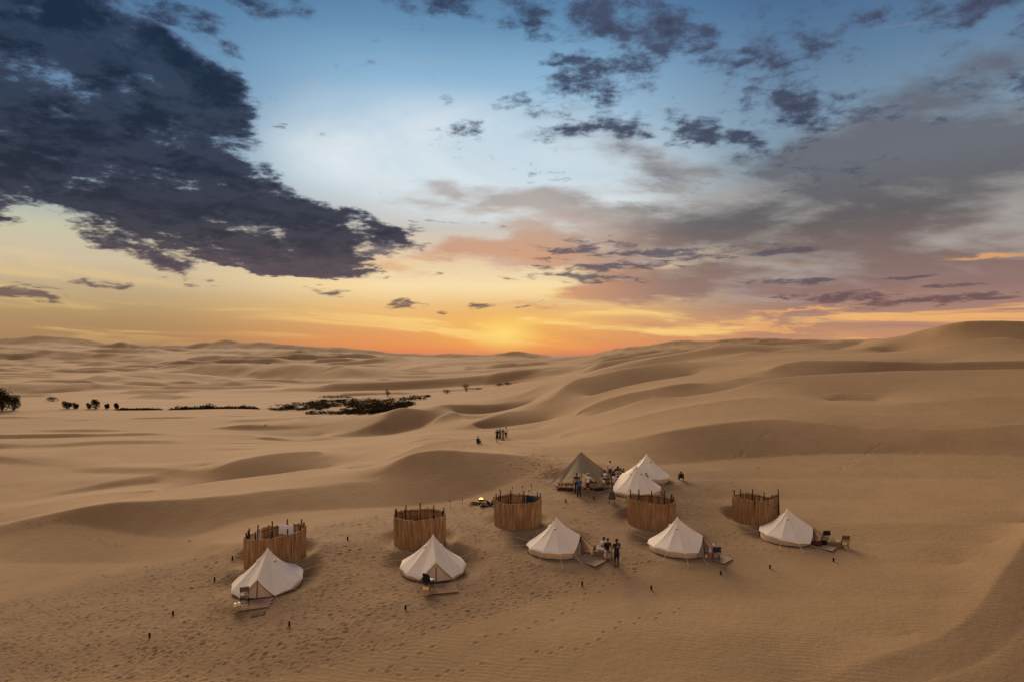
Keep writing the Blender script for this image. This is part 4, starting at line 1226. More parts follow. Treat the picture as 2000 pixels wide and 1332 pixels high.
# towels over the rails
def towel(name, label, x, y, rz, w, h, z, mat, cat='towel'):
    mb = MB(); vs = []; fs = []
    for j, (oy, oz) in enumerate(((0.05, -h * 0.4), (0.045, -h * 0.2), (0.03, 0.0), (0.0, 0.025), (-0.03, 0.0), (-0.045, -h * 0.5), (-0.05, -h))):
        for i in range(9):
            e = i / 8
            vs.append(((e - 0.5) * w, oy + 0.012 * math.sin(e * 14 + j), oz + 0.01 * math.sin(e * 9)))
    for j in range(6):
        for i in range(8):
            a = j * 9 + i; fs.append((a, a + 1, a + 10, a + 9))
    mb.add(vs, fs)
    o = mb.build(name, mat, None, smooth=True, loc=(x, y, gh(x, y) + z)); o.rotation_euler = (0, 0, rz)
    tag(o, label, cat); return o
sx, sy = SPOS[0]
towel('towel', 'white towel hanging over the rail inside the leftmost reed screen', sx + 0.1, sy + 1.78, 0.05, 1.0, 0.6, 1.8, M['white'])
towel('towel', 'small white towel at the left end inside the leftmost reed screen', sx - 1.55, sy + 0.8, 1.1, 0.3, 0.5, 1.8, M['white'])
sx, sy = SPOS[2]
towel('towel', 'dark blue towel hanging inside the middle reed screen', sx + 1.0, sy + 1.28, -0.7, 0.9, 0.7, 1.8, M['navy'])

# ================================================================== mats (slatted walkways) before the doors
def slat_mat(name, label, x, y, rz, w, d, ns, mat, rnd, gap=0.012, thick=0.028):
    """slats run along local y; x is the outward direction from the door"""
    t = thing(name, label, 'mat', (x, y, gh(x, y)), rz, 'slatted wooden mats before the tent doors')
    ca, sa_ = math.cos(rz), math.sin(rz)
    hs = [gh(x + a * ca - b * sa_, y + a * sa_ + b * ca) - gh(x, y) for a in (-d/2, 0, d/2) for b in (-w/2, 0, w/2)]
    gxm = (hs[7] - hs[1]) / d; gym = (hs[5] - hs[3]) / w
    t.rotation_euler = (math.atan(gym), -math.atan(gxm), rz)
    lift = sum(hs) / 9 + 0.035
    sw = d / ns
    for b in (-w * 0.38, 0.0, w * 0.38):
        mb = MB(); mb.box((0, b, lift - 0.01), (d, 0.07, 0.05)); mb.build('bearer', M['bearer'], t)
    proto = None
    for k in range(ns):
        xx = -d/2 + sw * (k + 0.5)
        mb = MB(); mb.box((0, 0, 0), (sw - gap, w * rnd.uniform(0.96, 1.02), thick))
        o = mb.build('slat', mat, t); o.location = (xx, rnd.uniform(-0.015, 0.015), lift + 0.03 + rnd.uniform(-0.005, 0.006)); o.rotation_euler = (rnd.gauss(0, 0.012), 0, rnd.gauss(0, 0.008))
    t['lift'] = lift + 0.045
    return t
rnd = random.Random(21)
def door_point(k, dist, side=0.0):
    x, y = TPOS[k]; a = D2R(TENTS[k][3]); R_ = TENTS[k][2]
    return (x + (R_ + dist) * math.cos(a) - side * math.sin(a), y + (R_ + dist) * math.sin(a) + side * math.cos(a)), a
MATS = []
for k, (mu, mv, rot, w, d, ns, mat, lab) in enumerate([
    (498, 1180, -84, 1.85, 1.05, 8, 'plank2', 'brown slatted mat before the door of the leftmost tent'),
    (864, 1150, -76, 1.75, 1.15, 8, 'plank2', 'brown slatted mat before the tent with the yellow tab'),
    (1154, 1093, -42, 1.45, 1.70, 11, 'plank', 'pale slatted mat beside the two men talking'),
    (1398, 1089, -40, 1.35, 1.75, 11, 'plank', 'pale slatted mat under the chair holding the navy bag'),
    (1606, 1067, -42, 1.40, 1.75, 11, 'plank', 'pale slatted mat before the rightmost tent, next to a crate')]):
    x, y = locate(mu, mv); a = D2R(rot)
    MATS.append((slat_mat('slat_mat', lab, x, y, a, w, d, ns, M[mat], rnd), x, y, a))
def on_mat(k, a, b):
    t, x, y, rz = MATS[k]
    return (x + a * math.cos(rz) - b * math.sin(rz), y + a * math.sin(rz) + b * math.cos(rz), t.location.z + t['lift'])

# ================================================================== folding chairs
def make_chair(label, loc, rz):
    t = thing('folding_chair', label, 'chair', loc, rz, 'dark wooden folding chairs outside the tents')
    w = 0.46
    for sx in (-1, 1):
        mb = MB(); mb.bar((sx * w/2, -0.24, 0.0), (sx * w/2, 0.20, 0.46), 0.034); mb.build('leg', M['chair'], t)
        mb = MB(); mb.bar((sx * (w/2 - 0.04), 0.26, 0.0), (sx * (w/2 - 0.04), -0.20, 0.46), 0.034); mb.build('leg', M['chair'], t)
        mb = MB(); mb.bar((sx * w/2, 0.16, 0.40), (sx * w/2, 0.30, 0.92), 0.034); mb.build('back_post', M['chair'], t)
    for zz, yy in ((0.14, -0.11), (0.14, 0.135)):
        mb = MB(); mb.bar((-w/2, yy, zz), (w/2, yy, zz), 0.026); mb.build('stretcher', M['chair'], t)
    mb = MB(); 
    for k in range(5): mb.box((0, -0.19 + k * 0.092, 0.47), (w + 0.02, 0.078, 0.02))
    mb.build('seat', M['cane_seat'], t)
    for zz in (0.90, 0.60):
        f = (zz - 0.40) / 0.52; mb = MB(); mb.bar((-w/2, 0.16 + 0.14 * f, zz), (w/2, 0.16 + 0.14 * f, zz), 0.045, 0.022); mb.build('back_rail', M['chair'], t)
    mb = MB()
    vs = [(-w/2 + 0.02, 0.218, 0.63), (w/2 - 0.02, 0.218, 0.63), (w/2 - 0.02, 0.288, 0.875), (-w/2 + 0.02, 0.288, 0.875)]
    vs += [(a, b + 0.012, c) for a, b, c in vs]
    mb.add(vs, [(0, 1, 2, 3), (7, 6, 5, 4), (0, 4, 5, 1), (1, 5, 6, 2), (2, 6, 7, 3), (3, 7, 4, 0)]); mb.build('back_panel', M['cane_seat'], t)
    return t
def mat_at(k, u, v):
    x, y = locate(u, v); return (x, y, MATS[k][0].location.z + MATS[k][0]['lift'])
c0 = make_chair('folding chair beside two candle lanterns outside the leftmost tent', mat_at(0, 478, 1184), D2R(25))
x_, y_, z_ = at(838, 1149)
copy_thing(c0, 'folding chair with a white cushion and black jacket, before the yellow-tab tent', (x_, y_, gh(x_, y_)), D2R(150))
copy_thing(c0, 'folding chair with a navy bag over its back on the pale mat', mat_at(3, 1398, 1097), D2R(176))
x_, y_, z_ = at(1610, 1060)
copy_thing(c0, 'folding chair with a black jacket over its back, left of the crate', (x_, y_, gh(x_, y_)), D2R(186))
cx_, cy_, cz_ = at(1650, 1069)
copy_thing(c0, 'bare folding chair standing on the sand farthest right', (cx_, cy_, cz_), D2R(170))

def blob(name, label, cat, c, r, mat, seed=1, jit=0.16, rz=0.0, n=10, m_=7):
    mb = MB(); mb.ball((0, 0, 0), r, n, m_, jit=jit, rnd=random.Random(seed))
    o = mb.build(name, mat, None, smooth=True, loc=c); o.rotation_euler = (0, 0, rz)
    return tag(o, label, cat)
def chair_local(k, a, b, z):
    ch = [o for o in COL.objects if o.name.startswith('folding_chair')][k]
    r = ch.rotation_euler.z
    return (ch.location.x + a * math.cos(r) - b * math.sin(r), ch.location.y + a * math.sin(r) + b * math.cos(r), ch.location.z + z)
def cushion(name, label, cat, c, w, d, h, mat, rz=0.0, tilt=0.0):
    mb = MB(); n = 8; vs = []; fs = []
    for side in (1, -1):
        for j in range(n + 1):
            for i in range(n + 1):
                a = i / n * 2 - 1; b = j / n * 2 - 1
                k = (1 - abs(a) ** 3) * (1 - abs(b) ** 3)
                q_ = 1 - 0.06 * (1 - abs(a)) * abs(b) - 0.0
                vs.append((a * w / 2 * (1 - 0.05 * (1 - b * b)), b * d / 2 * (1 - 0.05 * (1 - a * a)), side * h / 2 * k ** 0.5))
    for s_ in (0, 1):
        o = s_ * (n + 1) ** 2
        for j in range(n):
            for i in range(n):
                a = o + j * (n + 1) + i
                fs.append((a, a + 1, a + n + 2, a + n + 1) if s_ == 0 else (a, a + n + 1, a + n + 2, a + 1))
    mb.add(vs, fs)
    o = mb.build(name, mat, None, smooth=True, loc=c); o.rotation_euler = (tilt, 0, rz)
    return tag(o, label, cat)
def draped(name, label, cat, k, w, drop, mat, seed, z=0.93):
    """a garment folded over the back of chair k"""
    rr = random.Random(seed); ch = [o for o in COL.objects if o.name.startswith('folding_chair')][k]
    mb = MB(); vs = []; fs = []
    prof = [(-0.07, -drop), (-0.065, -drop * 0.6), (-0.05, -drop * 0.25), (-0.02, 0.025), (0.03, 0.03), (0.055, -drop * 0.25), (0.07, -drop * 0.65), (0.075, -drop * 0.95)]
    for j, (oy, oz) in enumerate(prof):
        for i in range(10):
            e = i / 9
            vs.append(((e - 0.5) * w * (1 + 0.12 * math.sin(j * 2.1)), 0.30 + oy + rr.uniform(-0.012, 0.012), z + oz + rr.uniform(-0.02, 0.02)))
    for j in range(len(prof) - 1):
        for i in range(9):
            a = j * 10 + i; fs.append((a, a + 1, a + 11, a + 10))
    mb.add(vs, fs)
    o = mb.build(name, mat, None, smooth=True, loc=tuple(ch.location)); o.rotation_euler = ch.rotation_euler
    return tag(o, label, cat)
draped('jacket', 'black jacket over the back of the chair with the white cushion', 'jacket', 1, 0.42, 0.45, M['black'], 2)
cushion('cushion', 'white cushion on the chair before the yellow-tab tent', 'cushion', chair_local(1, 0, -0.02, 0.535), 0.50, 0.46, 0.12, M['white'], D2R(150))
draped('bag', 'navy bag hung over the back of the chair on the pale mat', 'bag', 2, 0.52, 0.30, M['navy'], 4)
draped('jacket', 'black jacket over the back of the chair left of the crate', 'jacket', 3, 0.50, 0.28, M['black'], 6)

# lanterns: wooden pedestals with a cream candle head, two at the first tent, two at the second
def lantern(label, loc, rz, group, top, h=0.52):
    t = thing('lantern', label, 'lantern', loc, rz, group)
    mb = MB(); mb.box((0, 0, 0.015), (0.17, 0.17, 0.03)); mb.build('base', M['lamp_wood'], t)
    for a, b in ((-1, -1), (1, -1), (1, 1), (-1, 1)):
        mb = MB(); mb.box((a * 0.065, b * 0.065, h * 0.36), (0.022, 0.022, h * 0.66)); mb.build('corner_post', M['lamp_wood'], t)
    mb = MB(); mb.box((0, 0, h * 0.32), (0.105, 0.105, h * 0.56)); mb.build('panel', M['lamp_wood'], t)
    mb = MB(); mb.box((0, 0, h * 0.82), (0.165, 0.165, h * 0.28), taper=0.86); mb.build('lamp_head', M[top], t)
    mb = MB(); P = [(0.06 * math.cos(a), 0, h * 0.97 + 0.07 * math.sin(a)) for a in [math.pi * i / 6 for i in range(7)]]
    mb.tube(P, 0.007, 4); mb.build('handle', M['trim'], t)
    return t
for (u, v, lab) in ((459.5, 1195, 'cream-topped lantern, left one of the pair beside the folding chair'), (467, 1193.5, 'cream-topped lantern nearer the chair at the leftmost tent')):
    lantern(lab, at(u, v), 0.3, 'lantern pair at the leftmost tent', 'cream')
for (u, v, lab) in ((829, 1161, 'brass-topped lantern, left one below the white cushion'), (834.5, 1161.5, 'brass-topped lantern, right one below the white cushion')):
    lantern(lab, at(u, v), 0.2, 'lantern pair at the second tent', 'gold', 0.46)
mb = MB(); mb.ball((0, 0, 0.04), (0.045, 0.045, 0.05), 10, 7); o = mb.build('cup', M['white'], None, smooth=True, loc=at(838, 1156)); tag(o, 'small white cup on the sand beside the brass-topped lanterns', 'cup')

# dark door rugs
def rug(name, label, c, w, d, rz, mat, h=0.03, seed=1, bunch=0.03):
    rr = random.Random(seed); mb = MB(); vs = []; fs = []; n = 10
    top = gh(c[0], c[1])
    for j in range(n + 1):
        for i in range(n + 1):
            a = (i / n - 0.5) * w; b = (j / n - 0.5) * d
            xx = c[0] + a * math.cos(rz) - b * math.sin(rz); yy = c[1] + a * math.sin(rz) + b * math.cos(rz)
            vs.append((a + rr.uniform(-.01, .01), b + rr.uniform(-.01, .01), gh(xx, yy) - top + h + bunch * math.sin(a * 9 + b * 5) * rr.random()))
    for j in range(n):
        for i in range(n):
            a = j * (n + 1) + i; fs.append((a, a + 1, a + n + 2, a + n + 1))
    m_ = (n + 1) ** 2
    rim = [i for i in range(n + 1)] + [(j + 1) * (n + 1) + n for j in range(n)] + [n * (n + 1) + n - 1 - i for i in range(n)] + [(n - 1 - j) * (n + 1) for j in range(n - 1)]
    base_ = [(vs[i][0], vs[i][1], vs[i][2] - h - 0.05) for i in rim]
    b0 = len(vs); vs += base_
    for k in range(len(rim)):
        k2 = (k + 1) % len(rim); fs.append((rim[k2], rim[k], b0 + k, b0 + k2))
    mb.add(vs, fs); o = mb.build(name, mat, None, smooth=True, loc=(c[0], c[1], top)); o.rotation_euler = (0, 0, rz)
    return tag(o, label, 'rug')
(p0, a) = door_point(0, 0.10, 0.05); rug('rug', 'dark doormat along the door sill of the leftmost tent', p0, 0.34, 1.35, a, M['sheet'], 0.05, 2, 0.02)
(p0, a) = door_point(1, 0.10, 0.0); rug('rug', 'dark doormat at the sill of the tent with the yellow tab', p0, 0.34, 1.5, a, M['sheet'], 0.05, 3, 0.02)
x_, y_, z_ = at(500, 1206); rug('rug', 'small dark foot mat on the sand below the leftmost slatted mat', (x_, y_ + 0.35), 0.75, 0.4, 0.1, M['bearer'], 0.03, 4, 0.01)
# red bundle and dark shoes at the rightmost tent
(p0, a) = door_point(4, 0.12, -0.45)
blob('blanket', 'crumpled dark red blanket at the door of the rightmost tent', 'blanket', (p0[0], p0[1], gh(*p0) + 0.16), (0.34, 0.42, 0.24), M['red_rug'], 3, 0.2, a)
(p1, a) = door_point(4, 0.22, -0.15)
blob('scarf', 'pale grey scarf lying on the dark red blanket', 'scarf', (p1[0] - 0.16, p1[1] - 0.15, gh(*p1) + 0.36), (0.12, 0.2, 0.08), M['netting'], 9, 0.2, a)
(p0, a) = door_point(4, 0.42, 0.35)
blob('bag', 'black bag slumped against the doorway of the rightmost tent', 'bag', (p0[0], p0[1], gh(*p0) + 0.10), (0.26, 0.5, 0.16), M['black'], 5, 0.2, a)
def shoe_pair(label, u, v, rz):
    x, y, z = at(u, v)
    t = thing('sandals', label, 'sandals', (x, y, z), rz)
    for sx in (-0.07, 0.08):
        mb = MB(); mb.ball((sx, 0, 0.02), (0.045, 0.13, 0.025), 8, 6)
        mb.tube([(sx - 0.045, 0.03, 0.02), (sx, 0.05, 0.065), (sx + 0.045, 0.03, 0.02)], 0.012, 4); mb.build('sandal', M['black'], t, smooth=True)
shoe_pair('pair of black sandals on the sand above the pale mat by the two men', 1149, 1080, 1.0)

# crates
def crate(label, loc, rz, w, d, h, group=None):
    t = thing('crate', label, 'crate', loc, rz, group)
    ns = 3; bh = h / ns
    for k in range(ns):
        zc_ = bh * (k + 0.5)
        for sy in (-1, 1):
            mb = MB(); mb.box((0, sy * (d/2 - 0.01), zc_), (w, 0.02, bh * 0.86)); mb.build('side_board', M['crate'], t)
        for sx in (-1, 1):
            mb = MB(); mb.box((sx * (w/2 - 0.01), 0, zc_), (0.02, d - 0.042, bh * 0.86)); mb.build('end_board', M['crate'], t)
    for sx in (-1, 1):
        for sy in (-1, 1):
            mb = MB(); mb.box((sx * (w/2 - 0.045), sy * (d/2 - 0.045), h/2), (0.04, 0.04, h)); mb.build('corner_block', M['crate'], t)
    nb = 4
    for k in range(nb):
        mb = MB(); mb.box(((k + 0.5) * w / nb - w/2, 0, h + 0.011), (w / nb - 0.012, d + 0.02, 0.02)); mb.build('top_board', M['plank'], t)
    return t
cA = at(1172, 1085.5); crate('wooden crate table with tea things beside the seated man', cA, -0.1, 0.95, 0.55, 0.36, 'crate tables outside the tents')
x_, y_, z_ = at(1631, 1066); crate('wooden crate table with a wicker lamp between two chairs', (x_, y_, gh(x_, y_)), -0.5, 0.75, 0.5, 0.32, 'crate tables outside the tents'); cB = (x_, y_, gh(x_, y_))
def bowl(name, label, cat, c, r, h, mat):
    mb = MB(); mb.lathe([(0.0, 0.0), (r * 0.5, 0.0), (r * 0.85, h * 0.5), (r, h), (r * 0.93, h), (r * 0.75, h * 0.5), (r * 0.4, h * 0.12), (0, h * 0.1)], n=14)
    return tag(mb.build(name, mat, None, smooth=True, loc=c), label, cat)
def jug(name, label, cat, c, r, h, mat):
    mb = MB(); mb.lathe([(0, 0), (r, 0), (r * 1.1, h * 0.35), (r * 0.5, h * 0.75), (r * 0.45, h * 0.95), (r * 0.55, h), (0, h)], n=12)
    mb.tube([(r * 0.5, 0, h * 0.85), (r * 1.5, 0, h * 0.7), (r * 1.05, 0, h * 0.3)], 0.012, 5)
    return tag(mb.build(name, mat, None, smooth=True, loc=c), label, cat)
zt = cA[2] + 0.385
jug('bottle', 'dark bottle at the left end of the crate by the seated man', 'bottle', (cA[0] - 0.36, cA[1] + 0.05, zt), 0.045, 0.34, M['black'])
jug('teapot', 'white jug in the middle of the crate by the seated man', 'jug', (cA[0] - 0.1, cA[1] + 0.08, zt), 0.10, 0.26, M['white'])
bowl('bowl', 'pale bowl on the crate beside the white jug', 'bowl', (cA[0] + 0.16, cA[1] - 0.05, zt), 0.13, 0.09, M['cream'])
zt = cB[2] + 0.345
t = thing('wicker_lamp', 'small round wicker lamp on the crate between the chairs', 'lamp', (cB[0] - 0.12, cB[1] + 0.08, zt), 0)
for k in range(6):
    a = math.pi * k / 6; P = [(0.12 * math.cos(b_) * math.cos(a), 0.12 * math.cos(b_) * math.sin(a), 0.14 + 0.13 * math.sin(b_)) for b_ in [2 * math.pi * i / 14 for i in range(15)]]
    mb = MB(); mb.tube(P, 0.009, 4, cap=False); mb.build('rib', M['lamp_wood'], t)
mb = MB(); mb.lathe([(0.0, 0.0), (0.06, 0.0), (0.06, 0.03), (0.0, 0.03)], n=10); mb.build('base', M['lamp_wood'], t)
bowl('bowl', 'cream bowl on the crate nearest the bare chair', 'bowl', (cB[0] + 0.2, cB[1] - 0.1, zt), 0.10, 0.07, M['cream'])
# white towel and orange pan by the fourth tent
x_, y_, z_ = mat_at(3, 1389, 1082)
t = thing('towel_rack', 'white towel draped over a low rack beside the navy bag', 'towel rack', (x_, y_, z_), D2R(20))
for sx in (-0.26, 0.26):
    mb = MB(); mb.bar((sx, -0.12, 0), (sx, 0, 0.62), 0.025); mb.bar((sx, 0.12, 0), (sx, 0, 0.62), 0.025); mb.build('leg', M['plank'], t)
mb = MB(); mb.bar((-0.30, 0, 0.62), (0.30, 0, 0.62), 0.025); mb.build('top_rail', M['plank'], t)
mb = MB(); vs = []; fs = []
for j, (oy, oz) in enumerate(((-0.11, 0.15), (-0.09, 0.3), (-0.05, 0.5), (-0.015, 0.645), (0.02, 0.645), (0.06, 0.45), (0.08, 0.3))):
    for i in range(8): vs.append(((i / 7 - 0.5) * 0.5, oy + 0.01 * math.sin(i * 2.0), oz + 0.01 * math.sin(i * 1.3)))
for j in range(6):
    for i in range(7): a = j * 8 + i; fs.append((a, a + 1, a + 9, a + 8))
mb.add(vs, fs); mb.build('cloth', M['white'], t, smooth=True)
x_, y_, z_ = mat_at(3, 1387, 1085)
bowl('pan', 'orange enamel pan on the pale mat next to the navy bag', 'pan', (x_, y_, z_ + 0.02), 0.19, 0.12, M['orange'])
x_, y_, z_ = mat_at(3, 1379, 1089)
jug('bottle', 'small white bottle at the edge of the pale mat near the orange pan', 'bottle', (x_, y_, z_), 0.05, 0.24, M['white'])
x_, y_, z_ = mat_at(3, 1383, 1091)
jug('bottle', 'small brown bottle beside the white bottle near the orange pan', 'bottle', (x_, y_, z_), 0.045, 0.22, M['crate'])

# ================================================================== path lights
def path_light(label, loc):
    t = thing('path_light', label, 'path light', loc, 0, 'short black path lights standing in the sand')
    mb = MB(); mb.lathe([(0.0, -0.06), (0.02, -0.06), (0.05, 0.0), (0.055, 0.05), (0.055, 0.18), (0.05, 0.19), (0, 0.19)], n=10); mb.build('body', M['plastic'], t, smooth=True)
    mb = MB(); mb.lathe([(0.04, 0.19), (0.042, 0.225)], n=10); mb.build('lens', M['plastic'], t, smooth=True)
    mb = MB(); mb.lathe([(0.0, 0.245), (0.05, 0.24), (0.072, 0.225), (0.0, 0.224)], n=10); mb.build('cap', M['plastic'], t, smooth=True)
    return t
PL = [(292, 1244, 'nearest the lower left corner of the sand'), (338, 1201, 'second nearest the lower left corner'), (419, 1134, 'left of the leftmost tent'), (454, 1092, 'left of the leftmost reed screen'),
      (565, 1222, 'below the slatted mat of the leftmost tent'), (679, 1054, 'between the two leftmost reed screens'), (792, 1189, 'below and left of the tent with the yellow tab'), (1137, 1143, 'in front of the tent beside the two men'),
      (1272, 1151, 'below the tent with the navy bag'), (1408, 1122, 'in front of the mat with the navy bag'), (1504, 1110, 'below and left of the rightmost tent'), (1628, 1096, 'farthest right, below the crate table'),
      (1105, 980, 'left of the pair above the middle reed screen'), (1160, 975, 'in front of the star shade')]
first = None
for (u, v, where) in PL:
    loc = at(u, v)
    lab = 'black path light ' + where
    if first is None: first = path_light(lab, loc)
    else: copy_thing(first, lab, loc, rng.uniform(0, 6))

# ================================================================== tiki torches and the fire
def torch(label, loc, h, rz, lean):
    t = thing('torch', label, 'torch', loc, rz, 'slim garden torches around the fire')
    mb = MB(); mb.tube([(0, 0, -0.1), (lean, 0, h)], 0.014, 6); mb.build('pole', M['twig'], t)
    mb = MB(); mb.lathe([(0.0, h - 0.03), (0.03, h - 0.02), (0.05, h + 0.09), (0.02, h + 0.13), (0, h + 0.13)], c=(lean, 0, 0), n=8); mb.build('oil_pot', M['iron'], t, smooth=True)
    return t
TP = [(903, 991, 17, 'torch left of the fire bowl'), (880, 994, 18, 'leftmost torch, right of the second reed screen'), (976, 973, 18, 'torch right of the fire bowl'), (1001, 968, 18, 'tallest torch above the middle reed screen'),
      (1020, 964, 15, 'torch above the middle reed screen, right of the tallest one'), (1038, 962, 16, 'rightmost torch above the middle reed screen'), (1033, 971, 14, 'torch just left of the rightmost one'), (964, 982, 13, 'torch at the left edge of the middle reed screen'),
      (1015, 974, 12, 'low torch behind the back rim of the middle reed screen')]
for (u, v, hp, lab) in TP:
    x, y, z = at(u, v); torch(lab, (x, y, z), hp * y / F - 0.1, rng.uniform(0, 6), rng.normal(0, 0.02))

fx, fy, fz = at(940, 981)
t = thing('fire_bowl', 'small iron fire bowl with a burning fire', 'fire bowl', (fx, fy, fz), 0)
mb = MB(); mb.lathe([(0.0, 0.10), (0.16, 0.12), (0.28, 0.22), (0.32, 0.30), (0.30, 0.31), (0.25, 0.24), (0.1, 0.17), (0, 0.16)], n=18); mb.build('bowl', M['iron'], t, smooth=True)
for k in range(3):
    a = 2 * math.pi * k / 3; mb = MB(); mb.bar((0.18 * math.cos(a), 0.18 * math.sin(a), 0.14), (0.28 * math.cos(a), 0.28 * math.sin(a), -0.02), 0.025); mb.build('leg', M['iron'], t)
for k in range(4):
    a = 0.8 * k; mb = MB(); mb.tube([(-0.2 * math.cos(a), -0.2 * math.sin(a), 0.24), (0.2 * math.cos(a), 0.2 * math.sin(a), 0.28)], 0.025, 6); mb.build('log', M['bark'], t)
for k, (ox, oy, h, r, mt) in enumerate(((-0.07, 0, 0.24, 0.07, 'flame'), (0.05, 0.02, 0.20, 0.08, 'flame_core'), (0.14, -0.02, 0.14, 0.05, 'flame'), (-0.15, 0.01, 0.15, 0.05, 'flame_core'))):
    mb = MB(); mb.lathe([(r * 0.5, 0.22), (r, 0.22 + h * 0.25), (r * 0.6, 0.22 + h * 0.6), (0.01, 0.22 + h)], c=(ox, oy, 0), n=8); mb.build('flame', M[mt], t, smooth=True)
ld = bpy.data.lights.new('fire_glow', 'POINT'); ld.energy = 22; ld.color = (1.0, 0.50, 0.18); ld.shadow_soft_size = 0.2
lo = bpy.data.objects.new('fire_glow', ld); lo.location = (0, 0, 0.5); lo.parent = t; COL.objects.link(lo)
# firewood pile left of the bowl
wx, wy, wz = at(929, 985)
t = thing('firewood_pile', 'low pile of dark firewood left of the fire bowl', 'firewood', (wx, wy, wz), 0)
rr = random.Random(3)
for k in range(16):
    a = rr.uniform(-0.5, 0.5); L_ = rr.uniform(0.3, 0.6); ox = rr.uniform(-0.35, 0.35); oy = rr.uniform(-0.25, 0.25); oz = 0.03 + 0.18 * (1 - abs(ox) / 0.5) * rr.random()
    mb = MB(); mb.tube([(ox - L_/2 * math.cos(a), oy - L_/2 * math.sin(a), oz), (ox + L_/2 * math.cos(a), oy + L_/2 * math.sin(a), oz + rr.uniform(-.03, .05))], rr.uniform(0.025, 0.045), 6); mb.build('log', M['bark'], t)
# two floor loungers right of the fire
for (u, v, lab, rz) in ((957, 984, 'dark brown floor seat right of the fire bowl', 0.5), (948, 988, 'flat brown cushion in front of the floor seat', 0.1)):
    x, y, z = at(u, v)
    if 'seat' in lab:
        t = thing('floor_seat', lab, 'seat', (x, y, z), rz)
        mb = MB(); mb.box((0, 0, 0.07), (0.85, 0.5, 0.12), taper=0.94); mb.build('seat', M['brown_cushion'], t)
        mb = MB(); mb.bar((0.36, 0, 0.10), (0.60, 0, 0.50), 0.5, 0.08); mb.build('backrest', M['brown_cushion'], t)
        mb = MB(); mb.bar((-0.1, 0, 0.14), (-0.35, 0, 0.34), 0.45, 0.08); mb.build('footrest', M['brown_cushion'], t)
    else:
        cushion('cushion', lab, 'cushion', (x, y, z + 0.07), 0.6, 0.35, 0.12, M['brown_cushion'], rz)

# ================================================================== star shade
SX, SYY = None, None
sx, sy = locate(1135, 949, 40, 120)
sz = gh(sx, sy)
t = thing('star_shade', 'tan star-shaped shade sail on a centre pole, its points pulled down to the sand', 'shade', (sx, sy, sz), 0)
def tipxy(u, v): 
    x, y = locate(u, v, 40, 120); return x - sx, y - sy
tips = [tipxy(1088, 954), tipxy(1181, 955.5), (3.5, 1.0), (0.9, 3.4), tipxy(1073, 946.5)]
ta = [math.atan2(b, a) for a, b in tips]; tr = [min(4.6, math.hypot(a, b)) for a, b in tips]
th_ = [gh(sx + r * math.cos(a), sy + r * math.sin(a)) - sz + 0.05 for a, r in zip(ta, tr)]
order = sorted(range(5), key=lambda i: ta[i] % (2 * math.pi))
HA = 2.95
mids = {}
edge = []
for i in range(5):
    A = order[i]; B = order[(i + 1) % 5]
    a0 = ta[A] % (2 * math.pi); a1 = ta[B] % (2 * math.pi)
    if a1 <= a0: a1 += 2 * math.pi
    span = a1 - a0
    hm = 1.42 if span > 0.8 else 1.05
    rm = 1.70 if span > 0.8 else 1.7
    for k in range(26):
        e = k / 26; d = 2 * min(e, 1 - e)
        rt, ht = (tr[A], th_[A]) if e < 0.5 else (tr[B], th_[B])
        c = (1 - d) ** 2.6
        edge.append((a0 + span * e, rm + (rt - rm) * c, hm + (ht - hm) * (1 - d) ** 1.7))
vs, fs = ray_sheet(HA, edge, len(edge), 18, lambda a: 0.10 + 0.13 * max(0.0, min(1.0, min(abs(((a - q + math.pi) % (2 * math.pi)) - math.pi) for q in ta) / 0.5)), lambda a, b: 0.0, inner=0.012)
mb = MB(); mb.add(vs, fs); mb.build('canopy', M['shade'], t, smooth=True)
for i in range(5):
    P = []
    for k in range(9):
        f = 0.02 + 0.98 * k / 8; r = tr[i] * f; z = HA - (HA - th_[i]) * f - 0.10 * math.sin(math.pi * f ** 0.8)
        P.append((r * math.cos(ta[i]), r * math.sin(ta[i]), z + 0.012))
    mb = MB(); mb.tube(P, 0.012, 4); mb.build('seam', M['shade'], t)
    mb = MB(); r = tr[i]; r2 = r + 0.45; mb.tube([(r * math.cos(ta[i]), r * math.sin(ta[i]), th_[i]), (r2 * math.cos(ta[i]), r2 * math.sin(ta[i]), gh(sx + r2 * math.cos(ta[i]), sy + r2 * math.sin(ta[i])) - sz)], 0.012, 4); mb.build('guy_strap', M['trim'], t)
mb = MB(); mb.tube([(0, 0, -0.1), (0, 0, HA + 0.02)], 0.035, 8); mb.build('centre_pole', M['peg'], t, smooth=True)
mb = MB(); mb.lathe([(0.05, HA - 0.06), (0.03, HA + 0.03), (0.0, HA + 0.04)], n=8); mb.build('pole_cap', M['shade'], t)

